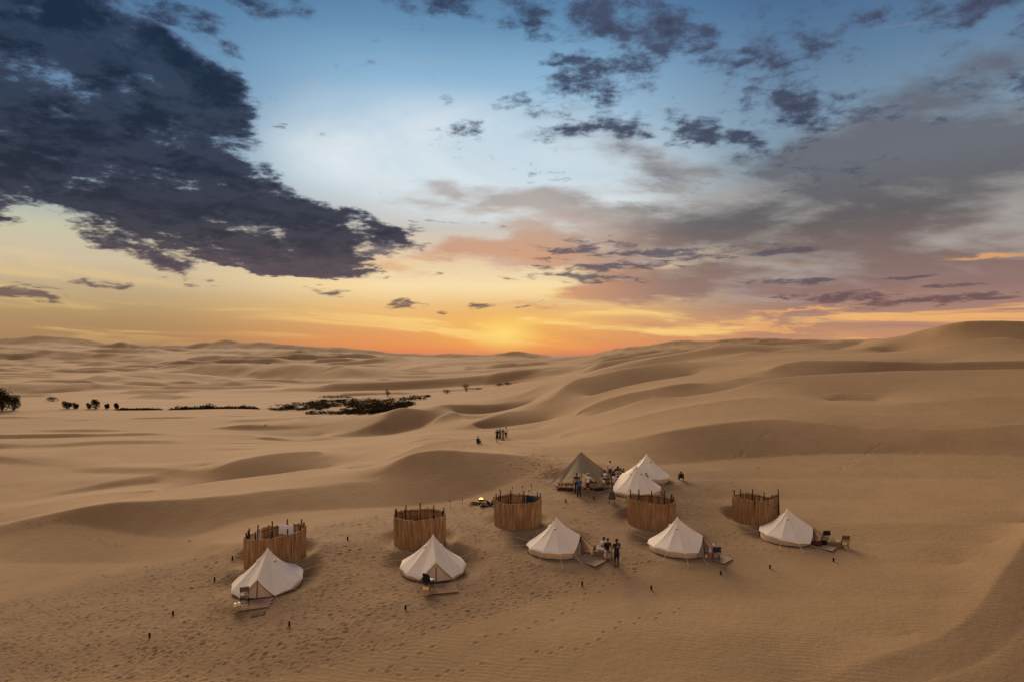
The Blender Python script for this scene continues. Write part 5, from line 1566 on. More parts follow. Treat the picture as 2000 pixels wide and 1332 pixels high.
# low tables and picnic things under and beside the shade
def low_table(label, loc, rz, w, d, h, group, cloth=None):
    t = thing('low_table', label, 'table', loc, rz, group)
    for k in range(4):
        mb = MB(); mb.box(((k + 0.5) * w / 4 - w/2, 0, h), (w / 4 - 0.01, d, 0.03)); mb.build('table_board', M['plank2'], t)
    for a in (-1, 1):
        for b in (-1, 1):
            mb = MB(); mb.box((a * (w/2 - 0.05), b * (d/2 - 0.05), h/2 - 0.01), (0.05, 0.05, h)); mb.build('leg', M['crate'], t)
    return t
grp = 'low tables at the star shade'
rr = random.Random(14)
for (u, v, rz, w, d, h, lab) in ((1103, 953, 0.1, 1.4, 0.7, 0.3, 'low table at the left point of the shade'), (1120, 952, 0.0, 1.3, 0.7, 0.34, 'low table behind the person in blue denim'),
                                 (1163, 951, -0.1, 1.7, 0.6, 0.35, 'low table behind the person in red shorts'), (1207, 937, 0.3, 1.2, 0.6, 0.55, 'table left of the two rear tents'),
                                 (1189, 946, 0.2, 0.9, 0.6, 0.45, 'small table before the seated person in white')):
    x, y, z = at(u, v, 40, 100)
    low_table(lab, (x, y, z), rz, w, d, h, grp)
    n_ = 5 if w > 1.0 else 3
    for k in range(n_):
        ox = (k + 0.5) / n_ * w - w / 2; oy = rr.uniform(-d * 0.3, d * 0.3)
        px_, py_ = x + ox * math.cos(rz) - oy * math.sin(rz), y + ox * math.sin(rz) + oy * math.cos(rz)
        kind = rr.choice(['bowl', 'jug', 'bowl', 'bottle'])
        cname = rr.choice([('cream', 'cream'), ('white', 'white'), ('brown', 'crate'), ('dark', 'black'), ('brass', 'gold')])
        pos_w = ('at the left end', 'left of centre', 'in the middle', 'right of centre', 'at the right end')[k] if n_ == 5 else ('at the left end', 'in the middle', 'at the right end')[k]
        lab2 = '%s %s %s of the %s' % (cname[0], kind, pos_w, lab.replace('low table', 'table').replace('small table', 'table'))
        if kind == 'bowl': bowl('bowl', lab2, 'bowl', (px_, py_, z + h + 0.02), rr.uniform(0.10, 0.16), rr.uniform(0.07, 0.12), M[cname[1]])
        else: jug(kind, lab2, kind, (px_, py_, z + h + 0.02), rr.uniform(0.045, 0.08), rr.uniform(0.2, 0.32), M[cname[1]])
for (u, v, rx, ry, rz_, mt, lab) in ((1097, 956, 0.55, 0.30, 0.12, 'brown_cushion', 'flat brown floor cushion at the left point of the shade'), (1113, 957, 0.40, 0.28, 0.13, 'red_rug', 'dark red floor cushion left of the person in blue'),
                                     (1150, 955, 0.5, 0.3, 0.12, 'brown_cushion', 'brown floor cushion behind the person in dark red shorts'), (1170, 957, 0.55, 0.3, 0.12, 'black', 'black floor cushion at the right point of the shade'),
                                     (1182, 952, 0.4, 0.3, 0.14, 'netting', 'grey floor cushion beside the small table')):
    x, y, z = at(u, v, 40, 100)
    cushion('cushion', lab, 'cushion', (x, y, z + rz_ * 0.6), rx * 2 * 0.8, ry * 2, rz_ * 2, M[mt], rr.uniform(-.3, .3))
for k, (u, v, rz, lab) in enumerate(((1181, 945, 0.6, 'folding chair under the person in white at the shade'), (1199, 951, -0.6, 'folding chair under the person in pink-white shirt'), (1211, 932, 2.6, 'empty folding chair left of the rear tents, tall back'), (1222, 938, 2.0, 'folding chair half hidden by the tent beside the star shade'))):
    loc = at(u, v, 40, 100); copy_thing(c0, lab, loc, rz)

# ================================================================== people
SK = {}
def flat(name, rgb, rough=0.85):
    if name not in SK: SK[name] = simple(name, rgb, rough, 0.10)
    return SK[name]
skin_d = flat('skin_dark', (0.13, 0.065, 0.035), 0.6); skin_m = flat('skin_tan', (0.32, 0.18, 0.11), 0.6)
hair_m = flat('hair_black', (0.012, 0.010, 0.010), 0.7)
shoe_m = flat('shoe_dark', (0.02, 0.016, 0.014), 0.7)

def person(label, loc, face, pose='stand', h=1.74, top=(0.5, 0.5, 0.5), bottom=(0.05, 0.05, 0.06), skin=skin_m, legs='long', sleeves='short', dress=None, hair='short', hat=None,
           arms=None, scarf=None, bulk=1.0):
    """face = heading in degrees of the direction the person looks (0 = +x, 90 = away from the camera)"""
    key = 'cloth_%02d%02d%02d' % tuple(int(c * 99) for c in top); tm = flat(key, top)
    key = 'cloth_%02d%02d%02d' % tuple(int(c * 99) for c in bottom); bm_ = flat(key, bottom)
    mats = [skin, tm, bm_, shoe_m, hair_m]
    J = {}
    def s(v): return Vector(v) * h
    # local frame: looks along +y, x to the right
    sit = pose in ('sit', 'ground', 'crouch')
    ph = {'stand': 0.53, 'walk': 0.52, 'sit': 0.29, 'ground': 0.07, 'crouch': 0.17, 'bend': 0.50}[pose]
    lean = {'stand': 0.0, 'walk': 0.02, 'sit': 0.03, 'ground': 0.02, 'crouch': 0.16, 'bend': 0.22}[pose]
    zs = {'crouch': 0.72, 'bend': 0.72}.get(pose, 1.0)
    J['pel'] = s((0, 0, ph)); J['wai'] = s((0, lean * 0.35, ph + 0.10 * zs)); J['che'] = s((0, lean * 0.8, ph + 0.205 * zs)); J['nec'] = s((0, lean * 1.12, ph + 0.295 * zs))
    J['jaw'] = s((0, lean * 1.25 + 0.008, ph + 0.335 * zs)); J['hea'] = s((0, lean * 1.35 + 0.006, ph + 0.395 * zs))
    for sd, nm in ((-1, 'L'), (1, 'R')):
        J['sh' + nm] = s((sd * 0.108, lean * 1.05, ph + 0.272 * zs))
        J['hp' + nm] = s((sd * 0.052, 0, ph - 0.02))
        a = (arms or {}).get(nm, 'down')
        S = J['sh' + nm]
        if a == 'down': J['el' + nm] = S + s((sd * 0.035, -0.01, -0.165)); J['wr' + nm] = S + s((sd * 0.04, 0.02, -0.31))
        elif a == 'hip': J['el' + nm] = S + s((sd * 0.10, -0.03, -0.14)); J['wr' + nm] = S + s((sd * 0.0, 0.04, -0.235))
        elif a == 'front': J['el' + nm] = S + s((sd * 0.03, 0.04, -0.16)); J['wr' + nm] = S + s((-sd * 0.02, 0.16, -0.15))
        elif a == 'up': J['el' + nm] = S + s((sd * 0.05, 0.09, -0.11)); J['wr' + nm] = S + s((-sd * 0.04, 0.13, 0.02))
        elif a == 'reach': J['el' + nm] = S + s((sd * 0.03, 0.11, -0.13)); J['wr' + nm] = S + s((sd * 0.01, 0.20, -0.22))
        elif a == 'knee': J['el' + nm] = S + s((sd * 0.04, 0.05, -0.16)); J['wr' + nm] = s((sd * 0.07, 0.19, 0.33 if pose == 'sit' else 0.20))
        elif a == 'swing': J['el' + nm] = S + s((sd * 0.03, -0.05 * sd, -0.16)); J['wr' + nm] = S + s((sd * 0.03, 0.06 * sd, -0.30))
        J['ha' + nm] = J['wr' + nm] + (J['wr' + nm] - J['el' + nm]).normalized() * 0.045 * h
        if pose == 'stand': J['kn' + nm] = s((sd * 0.055, 0.012, 0.285)); J['an' + nm] = s((sd * 0.06, -0.01, 0.045)); J['to' + nm] = s((sd * 0.072, 0.085, 0.018))
        elif pose == 'bend': J['kn' + nm] = s((sd * 0.07, 0.03, 0.28)); J['an' + nm] = s((sd * 0.07, -0.03, 0.045)); J['to' + nm] = s((sd * 0.08, 0.07, 0.018))
        elif pose == 'walk':
            o = 0.12 * sd
            J['kn' + nm] = s((sd * 0.05, o * 0.6 + 0.03, 0.285)); J['an' + nm] = s((sd * 0.05, o - 0.01, 0.05 if sd > 0 else 0.065)); J['to' + nm] = s((sd * 0.055, o + 0.085, 0.02))
        elif pose == 'sit': J['kn' + nm] = s((sd * 0.09, 0.235, 0.275)); J['an' + nm] = s((sd * 0.085, 0.22, 0.045)); J['to' + nm] = s((sd * 0.10, 0.315, 0.018))
        elif pose == 'ground': J['kn' + nm] = s((sd * 0.08, 0.20, 0.22)); J['an' + nm] = s((sd * 0.06, 0.31, 0.04)); J['to' + nm] = s((sd * 0.07, 0.40, 0.02))
        elif pose == 'crouch': J['kn' + nm] = s((sd * 0.12, 0.17, 0.22)); J['an' + nm] = s((sd * 0.10, 0.02, 0.045)); J['to' + nm] = s((sd * 0.12, 0.11, 0.018))
    rad = {'pel': .084, 'wai': .076, 'che': .090, 'nec': .030, 'jaw': .040, 'hea': .052, 'sh': .042, 'el': .025, 'wr': .017, 'ha': .018, 'hp': .060, 'kn': (.044 if legs != 'dress' else .034), 'an': (.034 if legs == 'long' else .023), 'to': .020}
    names = list(J.keys())
    root = names.index('pel')
    bones = [('pel', 'wai', 1), ('wai', 'che', 1), ('che', 'nec', 1), ('nec', 'jaw', 0), ('jaw', 'hea', 0)]
    for nm in 'LR':
        bones += [('che', 'sh' + nm, 1), ('sh' + nm, 'el' + nm, 1), ('el' + nm, 'wr' + nm, 1 if sleeves == 'long' else 0), ('wr' + nm, 'ha' + nm, 0), ('pel', 'hp' + nm, 2), ('hp' + nm, 'kn' + nm, 2 if legs != 'dress' else 1),
                  ('kn' + nm, 'an' + nm, 2 if legs == 'long' else 0), ('an' + nm, 'to' + nm, 3)]
    me = bpy.data.meshes.new('tmp')
    me.from_pydata([J[n_] for n_ in names], [(names.index(a), names.index(b)) for a, b, _ in bones], [])
    o = bpy.data.objects.new('tmp', me); COL.objects.link(o)
    md = o.modifiers.new('s', 'SKIN'); md.use_smooth_shade = True
    me.skin_vertices or None
    if not me.skin_vertices: 
        bpy.context.view_layer.objects.active = o
    sv = me.skin_vertices[0].data
    for i, n_ in enumerate(names):
        k = n_ if n_ in rad else n_[:2]
        r = rad[k] * h * (bulk if k in ('pel', 'wai', 'che', 'hp') else 1.0)
        ry = r * (0.72 if k in ('che', 'wai') else 1.0)
        if k == 'hea': sv[i].radius = (r * 0.92, r * 1.08)
        else: sv[i].radius = (r, ry)
        sv[i].use_root = (i == root)
    sd2 = o.modifiers.new('d', 'SUBSURF'); sd2.levels = 1; sd2.render_levels = 1
    dg = bpy.context.evaluated_depsgraph_get()
    em = bpy.data.meshes.new_from_object(o.evaluated_get(dg))
    bpy.data.objects.remove(o)
    # cloth or skin by the nearest bone
    A = np.array([J[a][:] for a, b, c in bones]); B = np.array([J[b][:] for a, b, c in bones]); Cc = [c for _, _, c in bones]
    mb = MB()
    V = [v.co.copy() for v in em.vertices]; fs = []; mi = []
    kz = J['knL'].lerp(J['hpL'], 0.35).z
    for p_ in em.polygons:
        c = np.array(p_.center)
        ab = B - A; tpar = np.clip(((c - A) * ab).sum(1) / (ab * ab).sum(1), 0, 1)
        d = np.linalg.norm(A + ab * tpar[:, None] - c, axis=1)
        i = int(np.argmin(d)); m_ = Cc[i]
        if legs == 'shorts' and bones[i][0][:2] == 'hp' and tpar[i] > 0.93: m_ = 0
        if sleeves == 'short' and bones[i][0][:2] == 'sh' and tpar[i] > 0.65: m_ = 0
        fs.append(tuple(p_.vertices)); mi.append(m_)
    mb.add(V, fs, 0); mb.mi = mi
    # fingers and thumb, closed a little, rooted in the palm
    for sd, nm in ((-1, 'L'), (1, 'R')):
        d = (J['ha' + nm] - J['wr' + nm]).normalized(); pl = J['ha' + nm]
        side = d.cross(Vector((0, 0, 1)) if abs(d.z) < 0.9 else Vector((0, 1, 0))).normalized(); cur = d.cross(side)
        for q_, (off, ln) in enumerate(((-.013, .030), (-.0045, .035), (.0045, .033), (.013, .026))):
            b0 = pl + side * off * h; k1 = b0 + d * ln * 0.55 * h + cur * 0.004 * h; k2 = k1 + d * ln * 0.4 * h + cur * 0.012 * h
            mb.tube([b0, k1, k2], [0.0052 * h, 0.0048 * h, 0.0036 * h], 5, 0)
        b0 = pl - d * 0.012 * h - side * 0.012 * h; mb.tube([b0, b0 - side * 0.014 * h + d * 0.014 * h, b0 - side * 0.014 * h + d * 0.030 * h + cur * .006 * h], [0.006 * h, 0.0055 * h, 0.004 * h], 5, 0)
    # face: nose, eyes, mouth, ears
    hc = J['hea']; r = rad['hea'] * h
    mb.add([hc + Vector(q_) * r for q_ in ((-0.16, 1.0, -0.35), (0.16, 1.0, -0.35), (0, 1.0, 0.1), (0, 1.32, -0.32))], [(0, 1, 3), (1, 2, 3), (2, 0, 3)], 0)
    for sd in (-1, 1):
        mb.ball(hc + Vector((sd * 0.36, 0.98, 0.05)) * r, (0.13 * r, 0.06 * r, 0.08 * r), 6, 4, 4)
        mb.ball(hc + Vector((sd * 0.93, 0.05, -0.1)) * r, (0.10 * r, 0.18 * r, 0.26 * r), 6, 5, 0)
    mb.ball(hc + Vector((0, 0.98, -0.62)) * r, (0.26 * r, 0.08 * r, 0.06 * r), 6, 4, 0)
    t = thing('person', label, 'person', loc, D2R(face - 90))
    body = mb.build('body', mats, t, smooth=True)
    bpy.data.meshes.remove(em); bpy.data.meshes.remove(me)
    # hair
    hb = MB(); R_ = r * 1.10
    vs = []; n, m_ = 12, 7; fs = []
    for i in range(m_ + 1):
        tt_ = math.pi * 0.62 * i / m_
        for k in range(n):
            a = 2 * math.pi * k / n
            fr = max(0.0, math.sin(a)) ; lim = 1.0 - 0.42 * fr
            ta_ = tt_ * lim
            vs.append(hc + Vector((R_ * 0.98 * math.sin(ta_) * math.cos(a), R_ * 1.12 * math.sin(ta_) * math.sin(a) - 0.04 * r, R_ * 1.08 * math.cos(ta_))))
    for i in range(m_):
        for k in range(n): fs.append((i*n + k, (i+1)*n + k, (i+1)*n + (k+1) % n, i*n + (k+1) % n))
    hb.add(vs, fs)
    if hair == 'long':
        hb.tube([hc + Vector((0, -0.6, 0.2)) * r, hc + Vector((0, -1.0, -1.0)) * r, hc + Vector((0, -1.15, -2.4)) * r, hc + Vector((0, -1.0, -3.6)) * r], [0.8 * r, 0.85 * r, 0.65 * r, 0.15 * r], 8)
    if hair == 'bun': hb.ball(hc + Vector((0, -0.9, 0.75)) * r, (0.42 * r,) * 3, 8, 6)
    hb.build('hair', hair_m, t, smooth=True)
    if hat:
        hm = flat('hat_%d' % int(hat[0] * 99), hat); b = MB(); c = hc + Vector((0, 0, 0.55 * r))
        b.lathe([(1.9 * r, -0.05 * r), (1.15 * r, 0.02 * r), (1.08 * r, 0.35 * r), (0.8 * r, 0.72 * r), (0.0, 0.8 * r)], c=c, n=14); b.build('hat', hm, t, smooth=True)
    if dress:
        z1, z0_, flare, colr = dress
        dm = flat('dress_%02d%02d%02d' % tuple(int(c * 99) for c in colr), colr); b = MB(); vs = []; fs = []; n = 18
        for i in range(7):
            f = i / 6; z = (z1 + (z0_ - z1) * f) * h
            rr_ = (0.082 + (flare - 0.082) * f ** 1.2) * h
            for k in range(n):
                a = 2 * math.pi * k / n; w = 1 + 0.07 * f * math.sin(k * 2.2 + f)
                vs.append((rr_ * math.cos(a) * w, rr_ * math.sin(a) * w * (1.25 if pose == 'walk' else 0.95), z))
        for i in range(6):
            for k in range(n): fs.append((i*n + k, i*n + (k+1) % n, (i+1)*n + (k+1) % n, (i+1)*n + k))
        b.add(vs, fs); b.build('skirt', dm, t, smooth=True)
    if scarf:
        sm_ = flat('scarf_%02d%02d' % tuple(int(c * 99) for c in scarf[:2]), scarf); b = MB()
        vs = []; fs = []; n = 14
        for i, (rr_, z) in enumerate(((0.3, 1.15), (0.9, 0.8), (1.15, 0.2), (1.2, -0.5), (1.45, -1.2), (2.1, -1.9), (2.4, -3.0), (2.3, -4.2))):
            for k in range(n):
                a = 2 * math.pi * k / n; cut = 0.75 if (math.sin(a) > 0.75 and i in (2, 3)) else 1.0
                vs.append(hc + Vector((rr_ * math.cos(a), rr_ * math.sin(a) * 0.8 * cut, z)) * r)
        for i in range(7):
            for k in range(n): fs.append((i*n + k, i*n + (k+1) % n, (i+1)*n + (k+1) % n, (i+1)*n + k))
        b.add(vs, fs); b.build('headscarf', sm_, t, smooth=True)
    return t, J

P = lambda u, v: at(u, v, 28, 140)
# two men by the third tent
p_, J = person('person in black shirt and shorts seen from behind, standing beside the seated man', P(1204.5, 1107), 108, 'stand', 1.84, (0.018, 0.016, 0.020), (0.012, 0.012, 0.016), skin_d, 'shorts', 'short', arms={'L': 'front', 'R': 'front'}, bulk=1.12)
# white print on the back of his shirt: an open ring, a bar and a short line of strokes
mb = MB(); yb = J['che'].y - 0.083 * 1.84 * 0.98
for k in range(9):
    a = 0.3 + 5.2 * k / 9; a2 = 0.3 + 5.2 * (k + 1) / 9
    mb.bar((0.03 + 0.055 * math.cos(a), yb, J['che'].z + 0.07 + 0.055 * math.sin(a)), (0.03 + 0.055 * math.cos(a2), yb, J['che'].z + 0.07 + 0.055 * math.sin(a2)), 0.014, 0.006)
for k in range(6):
    mb.bar((-0.10 + k * 0.042, yb + 0.004, J['che'].z - 0.035), (-0.08 + k * 0.042, yb + 0.004, J['che'].z - 0.07), 0.012, 0.006)
mb.bar((-0.11, yb, J['che'].z - 0.005), (0.12, yb, J['che'].z - 0.005), 0.012, 0.006)
mb.build('back_print', M['white'], p_)
person('person in black T-shirt and grey shorts sitting on the crate edge, facing the camera', P(1186, 1090), -80, 'sit', 1.80, (0.022, 0.018, 0.016), (0.30, 0.26, 0.26), skin_m, 'shorts', 'short', arms={'L': 'down', 'R': 'knee'}, bulk=1.1)
x_, y_, z_ = P(1178, 1084)
person('person in white shirt sitting partly hidden behind the man in the black T-shirt', (x_, y_, z_), -60, 'sit', 1.66, (0.75, 0.66, 0.64), (0.62, 0.52, 0.50), skin_d, 'long', 'short', arms={'L': 'knee', 'R': 'knee'}, hair='short')
x_, y_, z_ = P(1186.5, 1094)
blob('bag', 'pale pink cloth bag at the knees of the man sitting on the crate', 'bag', (x_, y_ + 0.12, z_ + 0.26), (0.24, 0.16, 0.22), flat('pink_cloth', (0.62, 0.48, 0.46)), 8, 0.12)
# bench the two sit on
x_, y_, z_ = P(1181, 1087)
t = thing('bench', 'low wooden bench under the two seated people', 'bench', (x_ + 0.05, y_ + 0.06, z_), -0.25)
mb = MB(); mb.box((0, 0, 0.42), (1.0, 0.34, 0.04)); mb.build('seat', M['plank2'], t)
for a in (-1, 1):
    for b in (-1, 1): mb = MB(); mb.bar((a * 0.42, b * 0.12, 0), (a * 0.40, b * 0.1, 0.41), 0.045); mb.build('leg', M['crate'], t)
# star shade group
person('person in blue denim jacket and dark trousers with both hands raised to the face', P(1131, 971), 100, 'stand', 1.70, (0.06, 0.11, 0.22), (0.018, 0.020, 0.032), skin_m, 'long', 'long', arms={'L': 'up', 'R': 'up'}, bulk=1.08)
person('person in dark navy clothes just behind the one in the blue jacket', P(1126.5, 963), 80, 'stand', 1.74, (0.020, 0.022, 0.035), (0.016, 0.016, 0.022), skin_m, 'long', 'long')
person('person in white T-shirt, dark red shorts and pale hat under the shade', P(1148, 963), 60, 'stand', 1.70, (0.78, 0.72, 0.70), (0.075, 0.018, 0.016), skin_m, 'shorts', 'short', hat=(0.55, 0.48, 0.38), arms={'L': 'front', 'R': 'reach'})
person('person in white shirt seated at the right edge of the star shade', P(1180, 945), -40, 'sit', 1.68, (0.78, 0.74, 0.72), (0.06, 0.05, 0.05), skin_d, 'long', 'short', arms={'L': 'knee', 'R': 'front'})
person('person in pink-white shirt and pale trousers seated with back to the walking woman', P(1199, 953), 40, 'sit', 1.72, (0.72, 0.60, 0.62), (0.48, 0.38, 0.34), skin_d, 'long', 'short', arms={'L': 'knee', 'R': 'reach'}, bulk=1.1)
person('person in white top and maroon skirt standing highest in the seated group', P(1191.5, 934), -120, 'stand', 1.62, (0.75, 0.68, 0.66), (0.10, 0.025, 0.02), skin_m, 'shorts', 'short', dress=(0.56, 0.22, 0.15, (0.10, 0.025, 0.02)), hair='long')
person('person in dark clothes bending over the table among the seated group', P(1196, 941), 0, 'bend', 1.66, (0.05, 0.025, 0.02), (0.03, 0.02, 0.02), skin_d, 'long', 'short', arms={'L': 'reach', 'R': 'reach'})
person('person in dark top seated just left of the tent beside the shade', P(1219, 942), 200, 'sit', 1.64, (0.05, 0.03, 0.03), (0.05, 0.04, 0.04), skin_d, 'long', 'short', arms={'L': 'knee', 'R': 'knee'}, hair='bun')
# behind the tent beside the shade
x_, y_ = TPOS[5]
for (hu, hv, hw, lab, kw) in ((1251, 921, 58.6, 'person in pale clothing sitting between the two rear tents', dict(top=(0.62, 0.52, 0.48), bottom=(0.5, 0.42, 0.38), skin=skin_d, legs='long', sleeves='short')),
                              (1263, 924, 58.1, 'person in yellow-green headscarf and dark brown robe behind the nearer rear tent', dict(top=(0.05, 0.03, 0.022), bottom=(0.05, 0.03, 0.022), skin=skin_d, legs='long', sleeves='long', scarf=(0.26, 0.22, 0.03), bulk=1.3))):
    xx = (hu - 1000) / F * hw; zz = gh(xx, hw)
    head = CZ - (hv - V0) / F * hw            # height of the crown of the head
    person(lab, (xx, hw, zz), -140, 'sit', min(1.85, max(1.5, (head - zz) / 0.73)), arms={'L': 'knee', 'R': 'knee'}, **kw)
person('woman in a dark grey dress walking left of the tent beside the shade', P(1195, 982), -160, 'walk', 1.68, (0.085, 0.07, 0.065), (0.06, 0.035, 0.03), skin_m, 'dress', 'short', dress=(0.56, 0.20, 0.16, (0.085, 0.065, 0.06)), hair='bun', arms={'L': 'swing', 'R': 'swing'})
person('person in dark clothes crouching alone on the sand right of the rear tents', P(1331, 937), -110, 'crouch', 1.66, (0.05, 0.04, 0.03), (0.03, 0.025, 0.02), skin_d, 'long', 'long', arms={'L': 'reach', 'R': 'reach'}, bulk=1.1)
# on the dune crest
person('person in black sitting alone on the dune crest above the slip face', P(933, 866), 60, 'ground', 1.75, (0.016, 0.014, 0.016), (0.03, 0.025, 0.025), skin_m, 'long', 'long', arms={'L': 'knee', 'R': 'knee'}, bulk=1.1)
person('woman in a short black dress standing lowest of the group on the crest', P(971, 863), 100, 'stand', 1.66, (0.014, 0.013, 0.015), (0.014, 0.013, 0.015), skin_m, 'shorts', 'short', dress=(0.56, 0.30, 0.12, (0.014, 0.013, 0.015)), hair='long', arms={'L': 'front', 'R': 'front'})
person('person in olive-grey long clothes at the left of the crest group', P(976.5, 858), 110, 'stand', 1.74, (0.10, 0.085, 0.07), (0.12, 0.10, 0.08), skin_d, 'long', 'short', dress=(0.56, 0.06, 0.11, (0.11, 0.085, 0.07)))
person('person with long hair in a long pale patterned skirt in the crest group', P(982.5, 858.5), 95, 'stand', 1.68, (0.16, 0.07, 0.06), (0.35, 0.27, 0.2), skin_m, 'long', 'short', dress=(0.55, 0.03, 0.13, (0.26, 0.19, 0.13)), hair='long')
person('person in white shirt and black trousers at the right of the crest group', P(988.5, 856), 90, 'stand', 1.76, (0.70, 0.62, 0.60), (0.02, 0.018, 0.02), skin_d, 'long', 'short', arms={'L': 'down', 'R': 'hip'})

# ================================================================== shrubs and the far thicket
def leaf_cloud(mb, c, r, n, size, rr, flatz=1.0):
    for _ in range(n):
        while True:
            p = (rr.uniform(-1, 1), rr.uniform(-1, 1), rr.uniform(-1, 1)); d = math.sqrt(sum(q * q for q in p))
            if 0.25 < d <= 1: break
        x, y, z = c[0] + p[0] * r[0], c[1] + p[1] * r[1], c[2] + p[2] * r[2]
        s = size * rr.uniform(0.6, 1.4)
        a = Vector((rr.gauss(0, 1), rr.gauss(0, 1), rr.gauss(0, 0.6))).normalized(); b = a.cross(Vector((rr.gauss(0, 1), rr.gauss(0, 1), rr.gauss(0, 1)))).normalized()
        o = Vector((x, y, z))
        mb.add([o - a * s * .5, o + b * s * .28, o + a * s * .5, o - b * s * .28], [(0, 1, 2, 3)])
def shrub(name, label, cat, x, y, w, h, rr, n=260, leaf='leaf', group=None, lobes=5, leafsize=0.22, twiggy=False):
    z = gh(x, y)
    t = thing(name, label, cat, (x, y, z), 0, group)
    mb = MB()
    tops = []
    for k in range(lobes * 2):
        a = rr.uniform(0, 2 * math.pi); q = rr.uniform(0.2, 1.0)
        e = (w * 0.42 * q * math.cos(a), w * 0.3 * q * math.sin(a), h * rr.uniform(0.5, 0.95)); tops.append(e)
        mb.tube([(0.1 * math.cos(a), 0.1 * math.sin(a), -0.1), (e[0] * 0.5, e[1] * 0.5, e[2] * 0.55), e], [0.05 * h / 3, 0.03 * h / 3, 0.012 * h / 3], 4)
    mb.build('stem', M['twig' if twiggy else 'bark'], t)
    mb = MB()
    for k in range(lobes):
        e = tops[k]; r = (w * rr.uniform(0.2, 0.3), w * rr.uniform(0.18, 0.26), h * rr.uniform(0.18, 0.28))
        leaf_cloud(mb, (e[0] * 0.85, e[1] * 0.85, min(h - r[2], max(r[2] * 0.8, e[2] * 0.8))), r, n // lobes, leafsize, rr)
    leaf_cloud(mb, (0, 0, h * 0.35), (w * 0.42, w * 0.35, h * 0.36), n // 2, leafsize, rr)
    mb.build('foliage', M[leaf], t)
    return t
rr = random.Random(77)
YB = 232.0
def sh_at(u, Y): return ((u - 1000) / F * Y, Y)
g_ = 'shrubs along the far edge of the sand plain'
x, y = sh_at(4, YB - 8); shrub('dark_tree', 'big dark bushy tree at the left edge of the picture', 'tree', x, y, 6.8, 8.6, rr, 2600, lobes=9, leafsize=0.34)
x, y = sh_at(27, YB - 6); shrub('dark_tree', 'lower dark bush adjoining the big tree at the left edge', 'tree', x, y, 5.0, 5.8, rr, 1500, lobes=7, leafsize=0.32)
for (u, w_, h_, lab) in ((131, 3.4, 2.9, 'dark shrub, leftmost of the small row on the plain edge'), (148, 2.2, 2.2, 'smaller shrub just right of the leftmost row shrub'), (187, 3.6, 3.7, 'largest square-topped dark shrub of the small row'),
                         (174, 1.8, 2.4, 'thin pale shrub left of the square-topped one'), (209, 1.9, 2.1, 'small shrub right of the square-topped one'), (228, 1.8, 2.3, 'small narrow shrub before the long hedge begins')):
    x, y = sh_at(u, YB + 2); shrub('shrub', lab, 'shrub', x, y, w_, h_, rr, 900, 'leaf_dry' if 'pale' in lab else 'leaf', g_, leafsize=0.30)
x, y = sh_at(103, 300); shrub('shrub', 'spreading grey shrub on a small mound left of the row', 'shrub', x, y, 7.0, 2.4, rr, 420, 'leaf', g_, leafsize=0.3)
for (u, Y, w_, h_, leaf, lab) in ((872, 300, 4.2, 1.9, 'leaf', 'dark round shrub right of the thicket'), (911, 300, 4.0, 4.2, 'leaf_dry', 'peaked grey bush on the valley floor'), (930, 300, 6.5, 1.0, 'leaf_dry', 'low line of grey scrub right of the peaked bush'),
                                  (757, 310, 2.6, 3.6, 'leaf_dry', 'grey bush rising behind the thicket'), (975, 305, 5.5, 1.8, 'leaf_dry', 'twiggy grey scrub near the dune shoulder'), (992, 305, 4.5, 1.6, 'leaf_dry', 'last twiggy scrub where the dune hides the valley'), (835, 285, 3.0, 1.0, 'leaf', 'low dark shrub at the right tip of the thicket')):
    x, y = sh_at(u, Y); shrub('shrub', lab, 'shrub', x, y, w_, h_, rr, 260, leaf, 'shrubs scattered on the valley floor', leafsize=0.28, twiggy=(leaf == 'leaf_dry'))
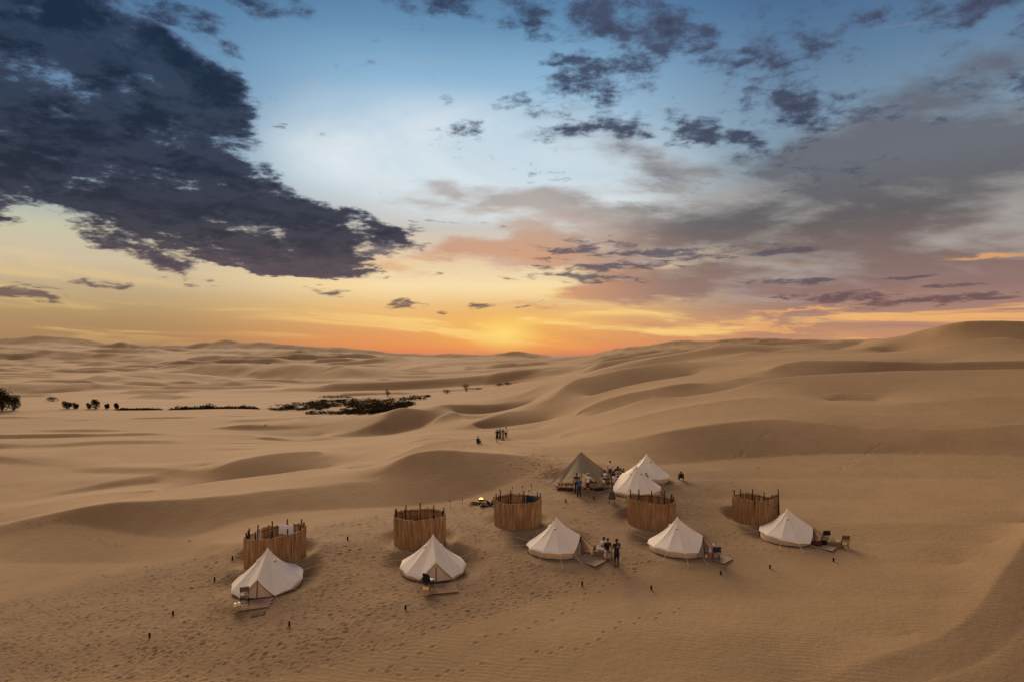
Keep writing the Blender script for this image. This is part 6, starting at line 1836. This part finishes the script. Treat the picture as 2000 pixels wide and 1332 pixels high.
# long hedges hidden to the foot by the plain's edge, and the thicket: countless plants, one object each
def mass(name, label, blobs_, dens, hgt, Yfix=None, size=0.42):
    mb = MB(); r2 = random.Random(9)
    for (cu, cv, ru, rv) in blobs_:
        for _ in range(int(dens * ru * rv)):
            while True:
                a, b = r2.uniform(-1, 1), r2.uniform(-1, 1)
                if a * a + b * b <= 1: break
            u, v = cu + a * ru, cv + b * rv
            if Yfix: Y = Yfix + b * 5; X = (u - 1000) / F * Y
            else:
                X, Y = locate(u, v, 150, 420)
            k = vnoise(np.array([X / 3.0]), np.array([Y / 5.0]), 3)[0]
            if k < (0.12 if Yfix else 0.34): continue
            hh = hgt * (0.35 + 0.9 * k) * r2.uniform(0.5, 1.2)
            z = gh(X, Y)
            leaf_cloud(mb, (X, Y, z + hh * 0.5), (0.8, 0.9, hh * 0.5), 7, size, r2)
    o = mb.build(name, M['leaf'], None)
    return tag(o, label, 'thicket', kind='stuff')
mass('hedge', 'long low dark hedge on the plain edge, left part', [(275, 0, 44, 1)], 22.0, 1.35, 226, 0.5)
mass('hedge', 'long dark hedge on the plain edge, right part', [(418, 0, 88, 1)], 24.0, 2.0, 226, 0.5)
mass('thicket', 'dark thicket of scrub spread over the valley floor', [(548, 797, 26, 5), (600, 794, 46, 8), (650, 788, 52, 7), (690, 797, 34, 5), (742, 806, 78, 4.5), (745, 790, 66, 7), (700, 782, 62, 2.5), (762, 797, 36, 7), (655, 776, 34, 1.5), (792, 780, 40, 2.5), (820, 775, 22, 1.5), (640, 808, 50, 1.2)], 2.0, 0.95, None, 0.42)
# small dry tufts and debris dotted on the sand
for (u, v, lab) in ((370, 1057, 'tiny dark tuft of debris on the sand left of the leftmost screen'), (518, 830, 'single twig standing on the left plain'), (1480, 914, 'small stick lying on the sand above the rightmost screen')):
    x, y, z = at(u, v, 28, 300); mb = MB(); r2 = random.Random(u)
    sc_ = y / 50.0
    for k in range(5): a = r2.uniform(0, 6.28); mb.tube([(0, 0, 0), (0.12 * sc_ * math.cos(a), 0.12 * sc_ * math.sin(a), 0.10 * sc_ * r2.random())], 0.012 * sc_, 4)
    o = mb.build('twigs', M['bark'], None, loc=(x, y, z)); tag(o, lab, 'twigs')
